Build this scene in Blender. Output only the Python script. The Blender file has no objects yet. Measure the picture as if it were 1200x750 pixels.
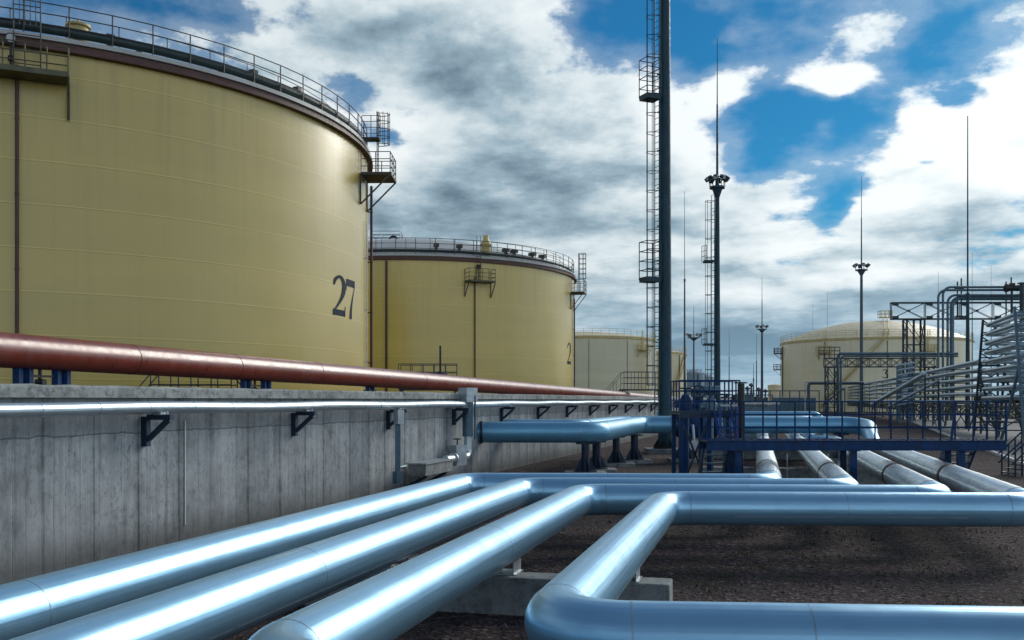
import bpy, math, random
from mathutils import Vector, Matrix
R_ = random.Random(7)
S = bpy.context.scene
COL = S.collection
PI = math.pi
F, HZ, CH = 1150.0, 469.0, 2.8          # focal length in photo pixels, horizon row, eye height

def at(px, py, Y):                        # a photo measurement turned into a place, for a known distance
    return Vector(((px-600)/F*Y, Y, CH-(py-HZ)/F*Y))
def gx(px, Y): return (px-600)/F*Y
def zz(py, Y): return CH-(py-HZ)/F*Y
V = Vector

# ------------------------------------------------------------------ materials
def new_mat(name):
    m = bpy.data.materials.new(name); m.use_nodes = True
    nt = m.node_tree; b = nt.nodes['Principled BSDF']
    return m, nt, b
def N(nt, t, **kw):
    n = nt.nodes.new(t)
    for k, v in kw.items(): setattr(n, k, v)
    return n
def ramp(nt, fac, stops):
    r = N(nt, 'ShaderNodeValToRGB')
    e = r.color_ramp.elements
    while len(e) < len(stops): e.new(0.5)
    for i, (p, c) in enumerate(stops):
        e[i].position = p; e[i].color = (*c, 1) if len(c) == 3 else c
    nt.links.new(fac, r.inputs[0]); return r.outputs[0]
def noise(nt, vec, scale, detail=5, rough=.55, dim='3D'):
    n = N(nt, 'ShaderNodeTexNoise'); n.noise_dimensions = dim
    n.inputs['Scale'].default_value = scale; n.inputs['Detail'].default_value = detail
    n.inputs['Roughness'].default_value = rough
    if vec is not None: nt.links.new(vec, n.inputs['Vector'])
    return n.outputs[0]
def mapping(nt, vec, scale=(1,1,1), loc=(0,0,0), rot=(0,0,0)):
    m = N(nt, 'ShaderNodeMapping'); m.inputs['Scale'].default_value = scale
    m.inputs['Location'].default_value = loc; m.inputs['Rotation'].default_value = rot
    nt.links.new(vec, m.inputs['Vector']); return m.outputs[0]
def objco(nt): return N(nt, 'ShaderNodeTexCoord').outputs['Object']
def math_(nt, op, a, b=None, c=None, clamp=False):
    n = N(nt, 'ShaderNodeMath', operation=op); n.use_clamp = clamp
    for i, s in enumerate((a, b, c)):
        if s is None: continue
        if isinstance(s, (int, float)): n.inputs[i].default_value = s
        else: nt.links.new(s, n.inputs[i])
    return n.outputs[0]
def mixc(nt, fac, a, b, blend='MIX'):
    n = N(nt, 'ShaderNodeMix', data_type='RGBA', blend_type=blend)
    if isinstance(fac, (int, float)): n.inputs[0].default_value = fac
    else: nt.links.new(fac, n.inputs[0])
    for i, s in ((6, a), (7, b)):
        if isinstance(s, tuple): n.inputs[i].default_value = (*s, 1)
        else: nt.links.new(s, n.inputs[i])
    return n.outputs[2]
def bump(nt, b, h, strength=.3, dist=.02):
    n = N(nt, 'ShaderNodeBump'); n.inputs['Strength'].default_value = strength
    n.inputs['Distance'].default_value = dist
    nt.links.new(h, n.inputs['Height']); nt.links.new(n.outputs[0], b.inputs['Normal'])

def paint(name, col, rough=.45, var=.25, scale=3, metallic=0, bumps=0.0, dirt=None, spec=.5):
    m, nt, b = new_mat(name)
    oc = objco(nt); n = noise(nt, oc, scale, 6, .6)
    lo = tuple(c*(1-var) for c in col); hi = tuple(min(1, c*(1+var)) for c in col)
    c = ramp(nt, n, [(.3, lo), (.7, hi)])
    if dirt:
        d = ramp(nt, noise(nt, mapping(nt, oc, (1.3, 1.3, .35)), scale*2.3, 8, .7), [(.5, (0,0,0)), (.72, (1,1,1))])
        c = mixc(nt, d, c, dirt)
    nt.links.new(c, b.inputs['Base Color'])
    nt.links.new(ramp(nt, noise(nt, oc, scale*4, 4), [(.3, (rough*.8,)*3), (.7, (min(1, rough*1.25),)*3)]), b.inputs['Roughness'])
    b.inputs['Metallic'].default_value = metallic
    b.inputs['Specular IOR Level'].default_value = spec
    if bumps: bump(nt, b, noise(nt, oc, scale*14, 3), bumps, .01)
    return m

def cladding(name, col, rough=.3, worn=0.0, metal=.64, streaks=1.0):
    m, nt, b = new_mat(name)
    oc = objco(nt)
    run = N(nt, 'ShaderNodeAttribute', attribute_name='run').outputs['Vector']
    n1 = noise(nt, oc, 1.1, 5, .6)
    c = ramp(nt, n1, [(.3, tuple(x*.88 for x in col)), (.7, col)])
    st = noise(nt, mapping(nt, run, (.35, 9, 9)), 1.0, 5, .6)            # brushed streaks along the pipe
    c = mixc(nt, ramp(nt, st, [(.45, (0,0,0)), (.75, (.30*streaks,)*3)]), c, tuple(x*.62 for x in col))
    c = mixc(nt, ramp(nt, noise(nt, mapping(nt, oc, (1,1,1), (4,4,1)), 3.2, 7, .66), [(.52, (0,0,0)), (.8, (.22,)*3)]), c, tuple(x*.6 for x in col))
    if worn:
        ws = noise(nt, mapping(nt, run, (1.6, 1.6, 1.6)), 1.3, 9, .72)
        c = mixc(nt, ramp(nt, ws, [(.47, (0,0,0)), (.60, (worn,)*3)]), c, (.17,.155,.145))
        w2 = noise(nt, mapping(nt, run, (.5, 2.5, 2.5), (5,1,2)), 1.6, 8, .7)
        c = mixc(nt, ramp(nt, w2, [(.50, (0,0,0)), (.64, (worn*.8,)*3)]), c, (.30,.24,.20))
    nt.links.new(c, b.inputs['Base Color'])
    b.inputs['Metallic'].default_value = metal
    b.inputs['Specular IOR Level'].default_value = .8
    nt.links.new(ramp(nt, st, [(.25, (rough*.78,)*3), (.75, (rough*1.25,)*3)]), b.inputs['Roughness'])
    hs = math_(nt, 'ADD', noise(nt, oc, 2.0, 2, .5), math_(nt, 'MULTIPLY', noise(nt, mapping(nt, run, (.12, 3.2, 3.2)), 1.0, 2, .5), .6))
    bump(nt, b, hs, .30, .03)
    return m

def tank_paint(name, lo, hi, fade=0.0):
    m, nt, b = new_mat(name)
    oc = objco(nt)
    sep = N(nt, 'ShaderNodeSeparateXYZ'); nt.links.new(oc, sep.inputs[0])
    z = sep.outputs[2]
    ang = math_(nt, 'ARCTAN2', sep.outputs[1], sep.outputs[0])
    n1 = noise(nt, mapping(nt, oc, (.12, .12, .5)), 1.0, 5, .55)
    c = ramp(nt, n1, [(.3, lo), (.7, hi)])
    streak = noise(nt, mapping(nt, oc, (2.2, 2.2, .06)), 1.0, 6, .6)
    c = mixc(nt, ramp(nt, streak, [(.5, (0,0,0)), (.85, (.22,)*3)]), c, tuple(x*.6 for x in lo))
    # plate courses: weld seams every 2 m, each course a touch different
    zs = math_(nt, 'DIVIDE', z, 1.82)
    fr = math_(nt, 'FRACT', zs); fl = math_(nt, 'FLOOR', zs)
    seam = math_(nt, 'LESS_THAN', fr, .022)
    lip = math_(nt, 'LESS_THAN', math_(nt, 'ABSOLUTE', math_(nt, 'SUBTRACT', fr, .036)), .012)
    wn = N(nt, 'ShaderNodeTexWhiteNoise', noise_dimensions='1D'); nt.links.new(fl, wn.inputs['W'])
    c = mixc(nt, math_(nt, 'MULTIPLY', wn.outputs[0], .10), c, tuple(x*.5 for x in lo))
    # staggered vertical plate welds
    an = math_(nt, 'ADD', math_(nt, 'MULTIPLY', ang, 8.2), math_(nt, 'MULTIPLY', fl, .37))
    vs = math_(nt, 'LESS_THAN', math_(nt, 'FRACT', an), .006)
    c = mixc(nt, math_(nt, 'MULTIPLY', vs, .28), c, tuple(x*.6 for x in lo))
    c = mixc(nt, math_(nt, 'MULTIPLY', seam, .40), c, tuple(x*.5 for x in lo))
    c = mixc(nt, math_(nt, 'MULTIPLY', lip, .38), c, tuple(min(1, x*1.7) for x in hi))
    run1 = noise(nt, mapping(nt, oc, (3.0, 3.0, .10), (2,5,1)), 1.0, 7, .7)
    hi_z = N(nt, 'ShaderNodeMapRange'); hi_z.inputs[1].default_value = 9.0; hi_z.inputs[2].default_value = 17.6; nt.links.new(z, hi_z.inputs[0])
    c = mixc(nt, math_(nt, 'MULTIPLY', ramp(nt, run1, [(.48, (0,0,0)), (.75, (.32,)*3)]), hi_z.outputs[0]), c, (.13,.10,.05))
    nt.links.new(c, b.inputs['Base Color'])
    nt.links.new(ramp(nt, n1, [(.3, (.30,)*3), (.7, (.38,)*3)]), b.inputs['Roughness'])
    b.inputs['Specular IOR Level'].default_value = .6
    b.inputs['Coat Weight'].default_value = .45; b.inputs['Coat Roughness'].default_value = .24; b.inputs['Coat IOR'].default_value = 1.55
    h = math_(nt, 'ADD', math_(nt, 'MULTIPLY', noise(nt, mapping(nt, oc, (.25, .25, .7)), 1.0, 3), 1.0), math_(nt, 'MULTIPLY', seam, -.25))
    bump(nt, b, h, .22, .06)
    return m

def concrete(name, col=(.30,.31,.30), panel=0, rough=.9):
    m, nt, b = new_mat(name)
    oc = objco(nt)
    sep = N(nt, 'ShaderNodeSeparateXYZ'); nt.links.new(oc, sep.inputs[0])
    n1 = noise(nt, oc, .9, 8, .62); n2 = noise(nt, oc, 14, 6, .7)
    c = ramp(nt, n1, [(.28, tuple(x*.62 for x in col)), (.72, tuple(x*1.22 for x in col))])
    h = math_(nt, 'MULTIPLY', n2, .5)
    if panel:
        wob = math_(nt, 'MULTIPLY', noise(nt, mapping(nt, oc, (3, 3, 1.4)), 1, 4), .05)
        slow = math_(nt, 'MULTIPLY', noise(nt, mapping(nt, oc, (.55, 0, 0)), 1, 2), 1.5)
        x = math_(nt, 'ADD', math_(nt, 'ADD', sep.outputs[0], wob), slow)
        def lines(step, w, dark, cc, off=0.0):
            xs = math_(nt, 'DIVIDE', math_(nt, 'ADD', x, off), step); fr = math_(nt, 'FRACT', xs); fl = math_(nt, 'FLOOR', xs)
            d = math_(nt, 'MINIMUM', fr, math_(nt, 'SUBTRACT', 1.0, fr))
            mr = N(nt, 'ShaderNodeMapRange'); mr.interpolation_type = 'SMOOTHSTEP'
            mr.inputs[1].default_value = w; mr.inputs[2].default_value = 0.0
            nt.links.new(d, mr.inputs[0])
            br = ramp(nt, noise(nt, mapping(nt, oc, (.8, .8, 1.6)), 1.7, 5, .7), [(.3, (.1,)*3), (.65, (1,)*3)])
            fac = math_(nt, 'MULTIPLY', math_(nt, 'MULTIPLY', mr.outputs[0], br), dark)
            wn = N(nt, 'ShaderNodeTexWhiteNoise', noise_dimensions='1D'); nt.links.new(fl, wn.inputs['W'])
            return mixc(nt, fac, cc, (.035,.042,.048)), wn.outputs[0], mr.outputs[0]
        c, r2, l2 = lines(.212, .05, .14, c)
        c = mixc(nt, math_(nt, 'MULTIPLY', r2, .10), c, (.17,.19,.205))
        c, r3, l3 = lines(.61, .045, .55, c, .1)
        c = mixc(nt, math_(nt, 'MULTIPLY', r3, .18), c, (.16,.185,.20))
        c, r4, l4 = lines(1.22, .18, .45, c, .3)
        c, r5, l5 = lines(2.07, .16, .35, c, .9)
        c, r1, l1 = lines(1.22, .045, 1.0, c, .3)
        c = mixc(nt, math_(nt, 'MULTIPLY', r1, .3), c, (.16,.185,.20))
        # vertical rain streaks and dark blotches
        st = noise(nt, mapping(nt, oc, (7, 7, .35)), 1.0, 7, .62)
        c = mixc(nt, ramp(nt, st, [(.46, (0,0,0)), (.70, (.55,)*3)]), c, (.10,.115,.125))
        bl = noise(nt, mapping(nt, oc, (1.6, 1.6, 1.1), (3,1,5)), 2.0, 10, .80)
        c = mixc(nt, ramp(nt, bl, [(.50, (0,0,0)), (.66, (.55,)*3)]), c, (.07,.078,.085))
        sp1 = noise(nt, mapping(nt, oc, (1,1,.6), (1,7,2)), 9.0, 9, .8)
        c = mixc(nt, ramp(nt, sp1, [(.52, (0,0,0)), (.62, (.6,)*3)]), c, (.075,.082,.088))
        pale = noise(nt, mapping(nt, oc, (1,1,.7), (8,2,4)), .55, 6, .6)
        c = mixc(nt, ramp(nt, pale, [(.5, (0,0,0)), (.7, (.45,)*3)]), c, (.46,.49,.50))
        # upper band: darker, with a thin dark joint line under it
        jz = math_(nt, 'ADD', sep.outputs[2], math_(nt, 'MULTIPLY', noise(nt, oc, 2.5, 4), .12))
        up = math_(nt, 'GREATER_THAN', jz, 2.28)
        c = mixc(nt, math_(nt, 'MULTIPLY', up, .33), c, (.12,.14,.15))
        jl = math_(nt, 'LESS_THAN', math_(nt, 'ABSOLUTE', math_(nt, 'SUBTRACT', jz, 2.27)), .013)
        c = mixc(nt, math_(nt, 'MULTIPLY', jl, .6), c, (.03,.03,.03))
        # darker towards the foot, with an uneven edge
        ft = N(nt, 'ShaderNodeMapRange'); ft.inputs[1].default_value = .5; ft.inputs[2].default_value = 0
        nt.links.new(math_(nt, 'ADD', sep.outputs[2], math_(nt, 'MULTIPLY', n1, -.3)), ft.inputs[0])
        c = mixc(nt, math_(nt, 'MULTIPLY', ft.outputs[0], .7), c, (.06,.06,.055))
        h = math_(nt, 'SUBTRACT', h, math_(nt, 'MULTIPLY', math_(nt, 'ADD', l1, math_(nt, 'MULTIPLY', l2, .5)), .8))
    else:
        mo = noise(nt, oc, 5.5, 9, .78)
        c = mixc(nt, ramp(nt, mo, [(.48, (0,0,0)), (.62, (.7,)*3)]), c, (.07,.078,.08))
    pits = ramp(nt, noise(nt, oc, 38, 3, .5), [(.62, (0,0,0)), (.70, (1,1,1))])
    c = mixc(nt, math_(nt, 'MULTIPLY', pits, .5), c, (.05,.05,.05))
    nt.links.new(c, b.inputs['Base Color']); b.inputs['Roughness'].default_value = rough
    b.inputs['Specular IOR Level'].default_value = .25
    bump(nt, b, h, .5, .02)
    return m

def gravel_mat(name):
    m, nt, b = new_mat(name)
    oc = objco(nt)
    v = N(nt, 'ShaderNodeTexVoronoi'); v.inputs['Scale'].default_value = 16; nt.links.new(oc, v.inputs['Vector'])
    v2 = N(nt, 'ShaderNodeTexVoronoi'); v2.inputs['Scale'].default_value = 37; nt.links.new(oc, v2.inputs['Vector'])
    sep = N(nt, 'ShaderNodeSeparateColor'); nt.links.new(v.outputs['Color'], sep.inputs[0])
    c = ramp(nt, sep.outputs[0], [(0, (.028,.019,.020)), (.45, (.074,.052,.052)), (.85, (.125,.09,.087)), (1, (.26,.21,.20))])
    big = noise(nt, oc, .35, 7, .65)
    c = mixc(nt, ramp(nt, big, [(.35, (0,0,0)), (.65, (.75,)*3)]), c, (.036,.032,.028))
    gr = noise(nt, mapping(nt, oc, (1,1,1), (9,2,0)), .55, 8, .72)
    c = mixc(nt, ramp(nt, gr, [(.56, (0,0,0)), (.68, (.6,)*3)]), c, (.030,.036,.016))
    nt.links.new(c, b.inputs['Base Color']); b.inputs['Roughness'].default_value = .95
    b.inputs['Specular IOR Level'].default_value = .15
    h = math_(nt, 'ADD', v.outputs['Distance'], math_(nt, 'MULTIPLY', v2.outputs['Distance'], .5))
    bump(nt, b, h, .9, .05)
    return m

M = {}
M['clad'] = cladding('clad', (.29,.55,.755), .335)
M['clad_worn'] = cladding('clad_worn', (.62,.76,.84), .31, .42, .5)
M['clad_blue'] = cladding('clad_blue', (.15,.40,.60), .40, 0, .45)
M['clad_small'] = cladding('clad_small', (.56,.66,.72), .33, .2)
M['clad_rack'] = cladding('clad_rack', (.40,.52,.60), .34, .3, .6)
M['seam'] = paint('seam', (.27,.38,.48), .4, .2, 5, .6)
M['rust'] = paint('rust', (.13,.075,.05), .7, .4, 6)
M['tank'] = tank_paint('tank', (.50,.37,.075), (.56,.42,.09))
M['tank2'] = tank_paint('tank2', (.60,.445,.09), (.66,.495,.11))
M['tank_far'] = tank_paint('tank_far', (.60,.53,.33), (.65,.58,.37))  # greyer: distance haze put into the paint colour
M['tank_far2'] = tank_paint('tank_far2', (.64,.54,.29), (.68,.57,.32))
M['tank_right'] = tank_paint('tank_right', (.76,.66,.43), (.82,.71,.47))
M['roof'] = paint('roof', (.42,.43,.41), .5, .2, .6)
M['roof_cream'] = paint('roof_cream', (.66,.57,.35), .5, .15, .6)
M['cream'] = paint('cream', (.55,.43,.17), .5, .25, 1.5)
M['olive_steel'] = paint('olive_steel', (.10,.095,.055), .6, .3, 2)
M['oxide'] = paint('oxide', (.075,.024,.018), .5, .35, 2)
M['red'] = paint('red', (.215,.040,.024), .32, .2, .9, dirt=(.235,.075,.06), spec=.9)
M['red_dark'] = paint('red_dark', (.12,.022,.017), .45, .3, 3)
M['green_dark'] = paint('green_dark', (.018,.035,.035), .5, .3, 2)
M['rail'] = paint('rail', (.06,.055,.05), .6, .3, 3)
M['blue'] = paint('blue', (.002,.036,.125), .5, .3, 3, dirt=(.008,.014,.03), spec=.25)
M['blue_bright'] = paint('blue_bright', (.008,.040,.20), .38, .25, 3)
M['blue_dark'] = paint('blue_dark', (.004,.019,.048), .5, .3, 3)
M['black'] = paint('black', (.008,.010,.013), .5, .3, 3)
M['mast'] = paint('mast', (.012,.048,.070), .5, .3, 1.2, bumps=.15, spec=.3, dirt=(.03,.075,.10))
M['mast_far'] = paint('mast_far', (.065,.095,.125), .6, .2, 1)  # lighter and bluer than the near mast: haze mixed into the colour
M['rod_far'] = paint('rod_far', (.10,.13,.16), .6, .2, 1)  # palest steel, with distance haze in its base colour
M['truss'] = paint('truss', (.030,.048,.062), .6, .3, 2)
M['galv'] = paint('galv', (.42,.47,.50), .42, .25, 5, .6)
M['galv_blue'] = paint('galv_blue', (.075,.135,.18), .42, .3, 3, .3)
M['pale'] = paint('pale', (.46,.48,.48), .6, .2, 2)
M['white'] = paint('white', (.75,.77,.76), .5, .08, 4)
M['silo'] = paint('silo', (.22,.31,.37), .5, .15, .4)
M['number'] = paint('number', (.010,.020,.042), .7, .25, 2, spec=.15)
M['wall'] = concrete('wall', (.43,.465,.48), 1)
M['coping'] = concrete('coping', (.33,.35,.34))
M['block'] = concrete('block', (.27,.29,.29))
M['gravel'] = gravel_mat('gravel')
M['stone'] = paint('stone', (.092,.070,.070), .9, .6, 1.7, spec=.2)
M['asphalt'] = paint('asphalt', (.18,.185,.185), .85, .2, .4, bumps=.3, spec=.3)
M['grass'] = paint('grass', (.075,.105,.028), .9, .4, 2, spec=.1)
M['weed'] = paint('weed', (.045,.065,.022), .8, .5, 6, spec=.2)
M['trees'] = paint('trees', (.030,.042,.034), .95, .5, .2, spec=.1)
M['line'] = paint('line', (.6,.6,.58), .7, .2, 2)

# ------------------------------------------------------------------ mesh helpers
class MB:
    def __init__(s): s.v = []; s.f = []; s.a = []
    def add(s, vs, fs):
        o = len(s.v); s.v += [Vector(p) for p in vs]; s.f += [tuple(o+i for i in f) for f in fs]; return s
    def box(s, c, size, rz=0):
        cx, cy, cz = c; a, b, h = (x/2 for x in size); cs, sn = math.cos(rz), math.sin(rz)
        vs = []
        for z in (-h, h):
            for x, y in ((-a,-b),(a,-b),(a,b),(-a,b)):
                vs.append((cx+x*cs-y*sn, cy+x*sn+y*cs, cz+z))
        return s.add(vs, [(3,2,1,0),(4,5,6,7),(0,1,5,4),(1,2,6,5),(2,3,7,6),(3,0,4,7)])
    def bar(s, p0, p1, w, h=None, up=(0,0,1)):
        p0, p1 = Vector(p0), Vector(p1); h = h or w
        d = (p1-p0)
        if d.length < 1e-6: return s
        d.normalize(); u = Vector(up)
        if abs(d.dot(u)) > .97: u = Vector((0,1,0)) if abs(d.y) < .9 else Vector((1,0,0))
        a = d.cross(u).normalized(); b = a.cross(d)
        vs = []
        for p in (p0, p1):
            for x, y in ((-1,-1),(1,-1),(1,1),(-1,1)): vs.append(p+a*(x*w/2)+b*(y*h/2))
        return s.add(vs, [(3,2,1,0),(4,5,6,7),(0,1,5,4),(1,2,6,5),(2,3,7,6),(3,0,4,7)])
    def tube(s, p0, p1, r, r1=None, n=8):
        return s.sweep([Vector(p0), Vector(p1)], [r, r if r1 is None else r1], n)
    def sweep(s, pts, r, n=12, caps=True, closed=False):
        pts = [Vector(p) for p in pts]; k = len(pts)
        rr = r if isinstance(r, (list, tuple)) else [r]*k
        T = []
        for i in range(k):
            if closed: t = pts[(i+1) % k]-pts[i-1]
            else: t = pts[min(i+1, k-1)]-pts[max(i-1, 0)]
            T.append(t.normalized())
        u = Vector((0,0,1)) if abs(T[0].z) < .9 else Vector((1,0,0))
        a = T[0].cross(u).normalized()
        o = len(s.v); s.a += [(0,0,0)]*(o-len(s.a)); run_ = 0.0
        for i in range(k):
            if i:
                run_ += (pts[i]-pts[i-1]).length
                q = T[i-1].rotation_difference(T[i]); a = (q @ a); a = (a-T[i]*a.dot(T[i])).normalized()
            b = T[i].cross(a)
            for j in range(n):
                g = 2*PI*j/n
                s.v.append(pts[i]+(a*math.cos(g)+b*math.sin(g))*rr[i]); s.a.append((run_, math.cos(g), math.sin(g)))
        m = k if closed else k-1
        for i in range(m):
            for j in range(n):
                i2 = (i+1) % k; j2 = (j+1) % n
                s.f.append((o+i*n+j, o+i*n+j2, o+i2*n+j2, o+i2*n+j))
        if caps and not closed:
            s.f.append(tuple(o+j for j in reversed(range(n)))); s.f.append(tuple(o+(k-1)*n+j for j in range(n)))
        return s
    def lathe(s, prof, c=(0,0,0), n=48, closed=False):
        cx, cy, cz = c; o = len(s.v); k = len(prof)
        for r, z in prof:
            for j in range(n):
                g = 2*PI*j/n; s.v.append(Vector((cx+r*math.cos(g), cy+r*math.sin(g), cz+z)))
        for i in range(k if closed else k-1):
            for j in range(n):
                i2 = (i+1) % k; j2 = (j+1) % n
                s.f.append((o+i*n+j, o+i*n+j2, o+i2*n+j2, o+i2*n+j))
        return s
    def prism(s, poly, d):                # polygon of 3-D points pushed along d
        d = Vector(d); n = len(poly); p = [Vector(q) for q in poly]
        fs = [tuple(range(n-1, -1, -1)), tuple(range(n, 2*n))] + [(i, (i+1) % n, n+(i+1) % n, n+i) for i in range(n)]
        return s.add(p+[q+d for q in p], fs)
    def build(s, name, mat, parent=None, loc=None, smooth=True, rz=0):
        w = WL[parent.name] if parent else V(loc if loc is not None else (0,0,0))
        me = bpy.data.meshes.new(name)
        if rz: 
            Mi = Matrix.Rotation(-rz, 4, 'Z'); me.from_pydata([tuple(Mi @ (p-w)) for p in s.v], [], s.f)
        else: me.from_pydata([tuple(p-w) for p in s.v], [], s.f)
        if s.a:
            s.a += [(0,0,0)]*(len(s.v)-len(s.a)); at_ = me.attributes.new('run', 'FLOAT_VECTOR', 'POINT'); at_.data.foreach_set('vector', [q for t3_ in s.a for q in t3_])
        me.update()
        if smooth:
            for p in me.polygons: p.use_smooth = True
            me.set_sharp_from_angle(angle=math.radians(38))
        me.materials.append(mat)
        o = bpy.data.objects.new(name, me); COL.objects.link(o)
        if parent: o.parent = parent
        else:
            o.location = w; o.rotation_euler.z = rz
        WL[o.name] = w
        return o
WL = {}
def tag(o, label, cat, group=None, kind=None):
    o['label'] = label
    if cat: o['category'] = cat
    if group: o['group'] = group
    if kind: o['kind'] = kind
    return o
def struct(o): o['kind'] = 'structure'; return o
def thing(name, loc, label, cat, group=None):
    o = bpy.data.objects.new(name, None); COL.objects.link(o); o.location = loc; o.empty_display_size = .3
    WL[o.name] = V(loc); return tag(o, label, cat, group)
def copy_tree(o, parent=None):
    c = o.copy(); COL.objects.link(c)
    if parent: c.parent = parent
    for ch in list(o.children): copy_tree(ch, c)
    return c
ORD = ['first','second','third','fourth','fifth','sixth','seventh','eighth','ninth','tenth','eleventh','twelfth','thirteenth','fourteenth','fifteenth','sixteenth']

def fillet(pts, rad, step=9):
    """polyline with rounded corners; returns points and the (point, tangent) pairs where bends start and end"""
    pts = [Vector(p) for p in pts]; out = [pts[0]]; joints = []
    for i in range(1, len(pts)-1):
        p, a, b = pts[i], (pts[i-1]-pts[i]).normalized(), (pts[i+1]-pts[i]).normalized()
        r = rad[i-1] if isinstance(rad, (list, tuple)) else rad
        ang = a.angle(b); tl = r/math.tan(ang/2)
        c = p+(a+b).normalized()*(r/math.sin(ang/2))
        s0 = p+a*tl-c; s1 = p+b*tl-c
        tot = s0.angle(s1); k = max(3, int(math.degrees(tot)/step))
        ax = s0.cross(s1).normalized()
        for j in range(k+1): out.append(c+(Matrix.Rotation(tot*j/k, 3, ax) @ s0))
        joints += [(p+a*tl, -a), (p+b*tl, b)]
    out.append(pts[-1])
    return out, joints
def ring_at(mb, p, t, r, w, n=40):
    p = V(p); t = V(t).normalized()
    mb.sweep([p-t*w/2, p-t*w/2*.9, p+t*w/2*.9, p+t*w/2], [r-.006, r, r, r-.006], n)
def rings(lst, name, mat, parent, n=40):
    for p, t, r, w in lst:
        m = MB(); ring_at(m, p, t, r, w, n); m.build(name, mat, parent)
def strip_along(mb, pts, r, ang, wid=.03, th=.008):
    """lap seam: narrow raised strip along a pipe at angle ang (radians up from the horizontal right side)"""
    pts = [V(p) for p in pts]; o = len(mb.v); k = len(pts)
    for i in range(k):
        t = (pts[min(i+1,k-1)]-pts[max(i-1,0)]).normalized()
        side = t.cross(V((0,0,1))).normalized(); up = side.cross(t)
        for da, rr in ((-wid/2/r, r+.0005), (-wid/2/r, r+th), (wid/2/r, r+.0025)):
            g = ang+da; mb.v.append(pts[i]+(side*math.cos(g)+up*math.sin(g))*rr)
    for i in range(k-1):
        for j in range(2): mb.f.append((o+i*3+j, o+i*3+j+1, o+i*3+4+j, o+i*3+3+j))

def railing(mb, path, h=1.1, step=1.2, rails=3, r=.022, closed=False, toe=0.0, post_r=None):
    path = [V(p) for p in path]
    if closed: path = path+[path[0]]
    for a, b in zip(path, path[1:]):
        L = (b-a).length; n = max(1, round(L/step))
        for i in range(n): 
            p = a.lerp(b, i/n); mb.tube(p, p+V((0,0,h)), post_r or r*1.15, n=5)
        for k in range(rails):
            z = V((0,0,h*(k+1)/rails)); mb.tube(a+z, b+z, r, n=5)
        if toe: mb.bar(a+V((0,0,toe/2)), b+V((0,0,toe/2)), .008, toe)
    p = path[-1]
    if not closed: mb.tube(p, p+V((0,0,h)), post_r or r*1.15, n=5)
    return mb
def ring_rail(mb, c, R, z, h, n, rails, r, a0=0, a1=2*PI, post_every=1):
    pts = [V((c[0]+R*math.cos(a0+(a1-a0)*i/n), c[1]+R*math.sin(a0+(a1-a0)*i/n), z)) for i in range(n+1)]
    for k in range(rails):
        dz = V((0,0,h*(k+1)/rails)); mb.sweep([p+dz for p in pts], r, 5, caps=False)
    for i in range(0, n+1, post_every): mb.tube(pts[i], pts[i]+V((0,0,h)), r*1.25, n=5)
    return mb
def lattice(mb, p0, p1, w, h, n, ch=.1, br=.06, side=None):
    """box truss from p0 to p1 (its bottom centre line), w wide, h high"""
    p0, p1 = V(p0), V(p1); d = (p1-p0).normalized()
    up = V((0,0,1)) if abs(d.z) < .8 else V((0,1,0))
    s = d.cross(up).normalized(); u = s.cross(d).normalized()
    def q(t, i, j): return p0.lerp(p1, t)+s*(i*w/2)+u*(j*h)
    for i in (-1, 1):
        for j in (0, 1): mb.bar(q(0,i,j), q(1,i,j), ch)
    for k in range(n+1):
        t = k/n
        for i in (-1, 1): mb.bar(q(t,i,0), q(t,i,1), br)
        for j in (0, 1): mb.bar(q(t,-1,j), q(t,1,j), br)
        if k < n:
            t2 = (k+1)/n
            for i in (-1, 1):
                mb.bar(q(t,i,0), q(t2,i,1), br*.8); mb.bar(q(t,i,1), q(t2,i,0), br*.8)
            mb.bar(q(t,-1,0), q(t2,1,0), br*.7); mb.bar(q(t,-1,1), q(t2,1,1), br*.7)
    return mb

# ------------------------------------------------------------------ directions of the plant grid
def dirn(u): return V((u, 1, 0)).normalized()
WU = .305; WD = dirn(WU); WN = V((WD.y, -WD.x, 0))           # along the wall, out of the wall
def wallX(Y): return -7.78+WU*(Y-14.9)
def wp(Y, off=0, z=0): return V((wallX(Y), Y, z))+WN*off

# ------------------------------------------------------------------ ground, road, grass
def sheet(name, poly, z, mat):
    mb = MB(); mb.add([(x, y, z) for x, y in poly], [tuple(range(len(poly)))]); return struct(mb.build(name, mat, smooth=False))
sheet('ground', [(-3000,-400),(3000,-400),(3000,5000),(-3000,5000)], 0, M['gravel'])
RU = .35
def rx(Y, off=0): return 22.0+RU*(Y-42)+off
sheet('road', [(rx(20),20),(rx(20,17),20),(rx(420,17),420),(rx(420),420)], .006, M['asphalt'])
mb = MB()
mb.prism([(rx(20,-.15),20,0),(rx(20),20,0),(rx(20),20,.13),(rx(20,-.15),20,.13)], V((RU*400,400,0)))
k = struct(mb.build('kerb', M['line'], smooth=False))
mb = MB()
mb.prism([(rx(20,17),20,0),(rx(20,17.15),20,0),(rx(20,17.15),20,.13),(rx(20,17),20,.13)], V((RU*400,400,0)))
struct(mb.build('kerb', M['line'], smooth=False))
sheet('verge', [(rx(20,17.15),20),(rx(20,60),20),(rx(420,60),420),(rx(420,17.15),420)], .004, M['grass'])
mb = MB()
for i in range(9000):
    Y = 60+R_.random()*120; X = rx(Y, 17.3+R_.random()*22); a = R_.random()*PI; h = .10+.16*R_.random(); w = .05
    dx, dy = math.cos(a)*w, math.sin(a)*w
    mb.add([(X-dx,Y-dy,.004),(X+dx,Y+dy,.004),(X+R_.uniform(-.08,.08),Y+R_.uniform(-.08,.08),h)], [(0,1,2)])
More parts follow.
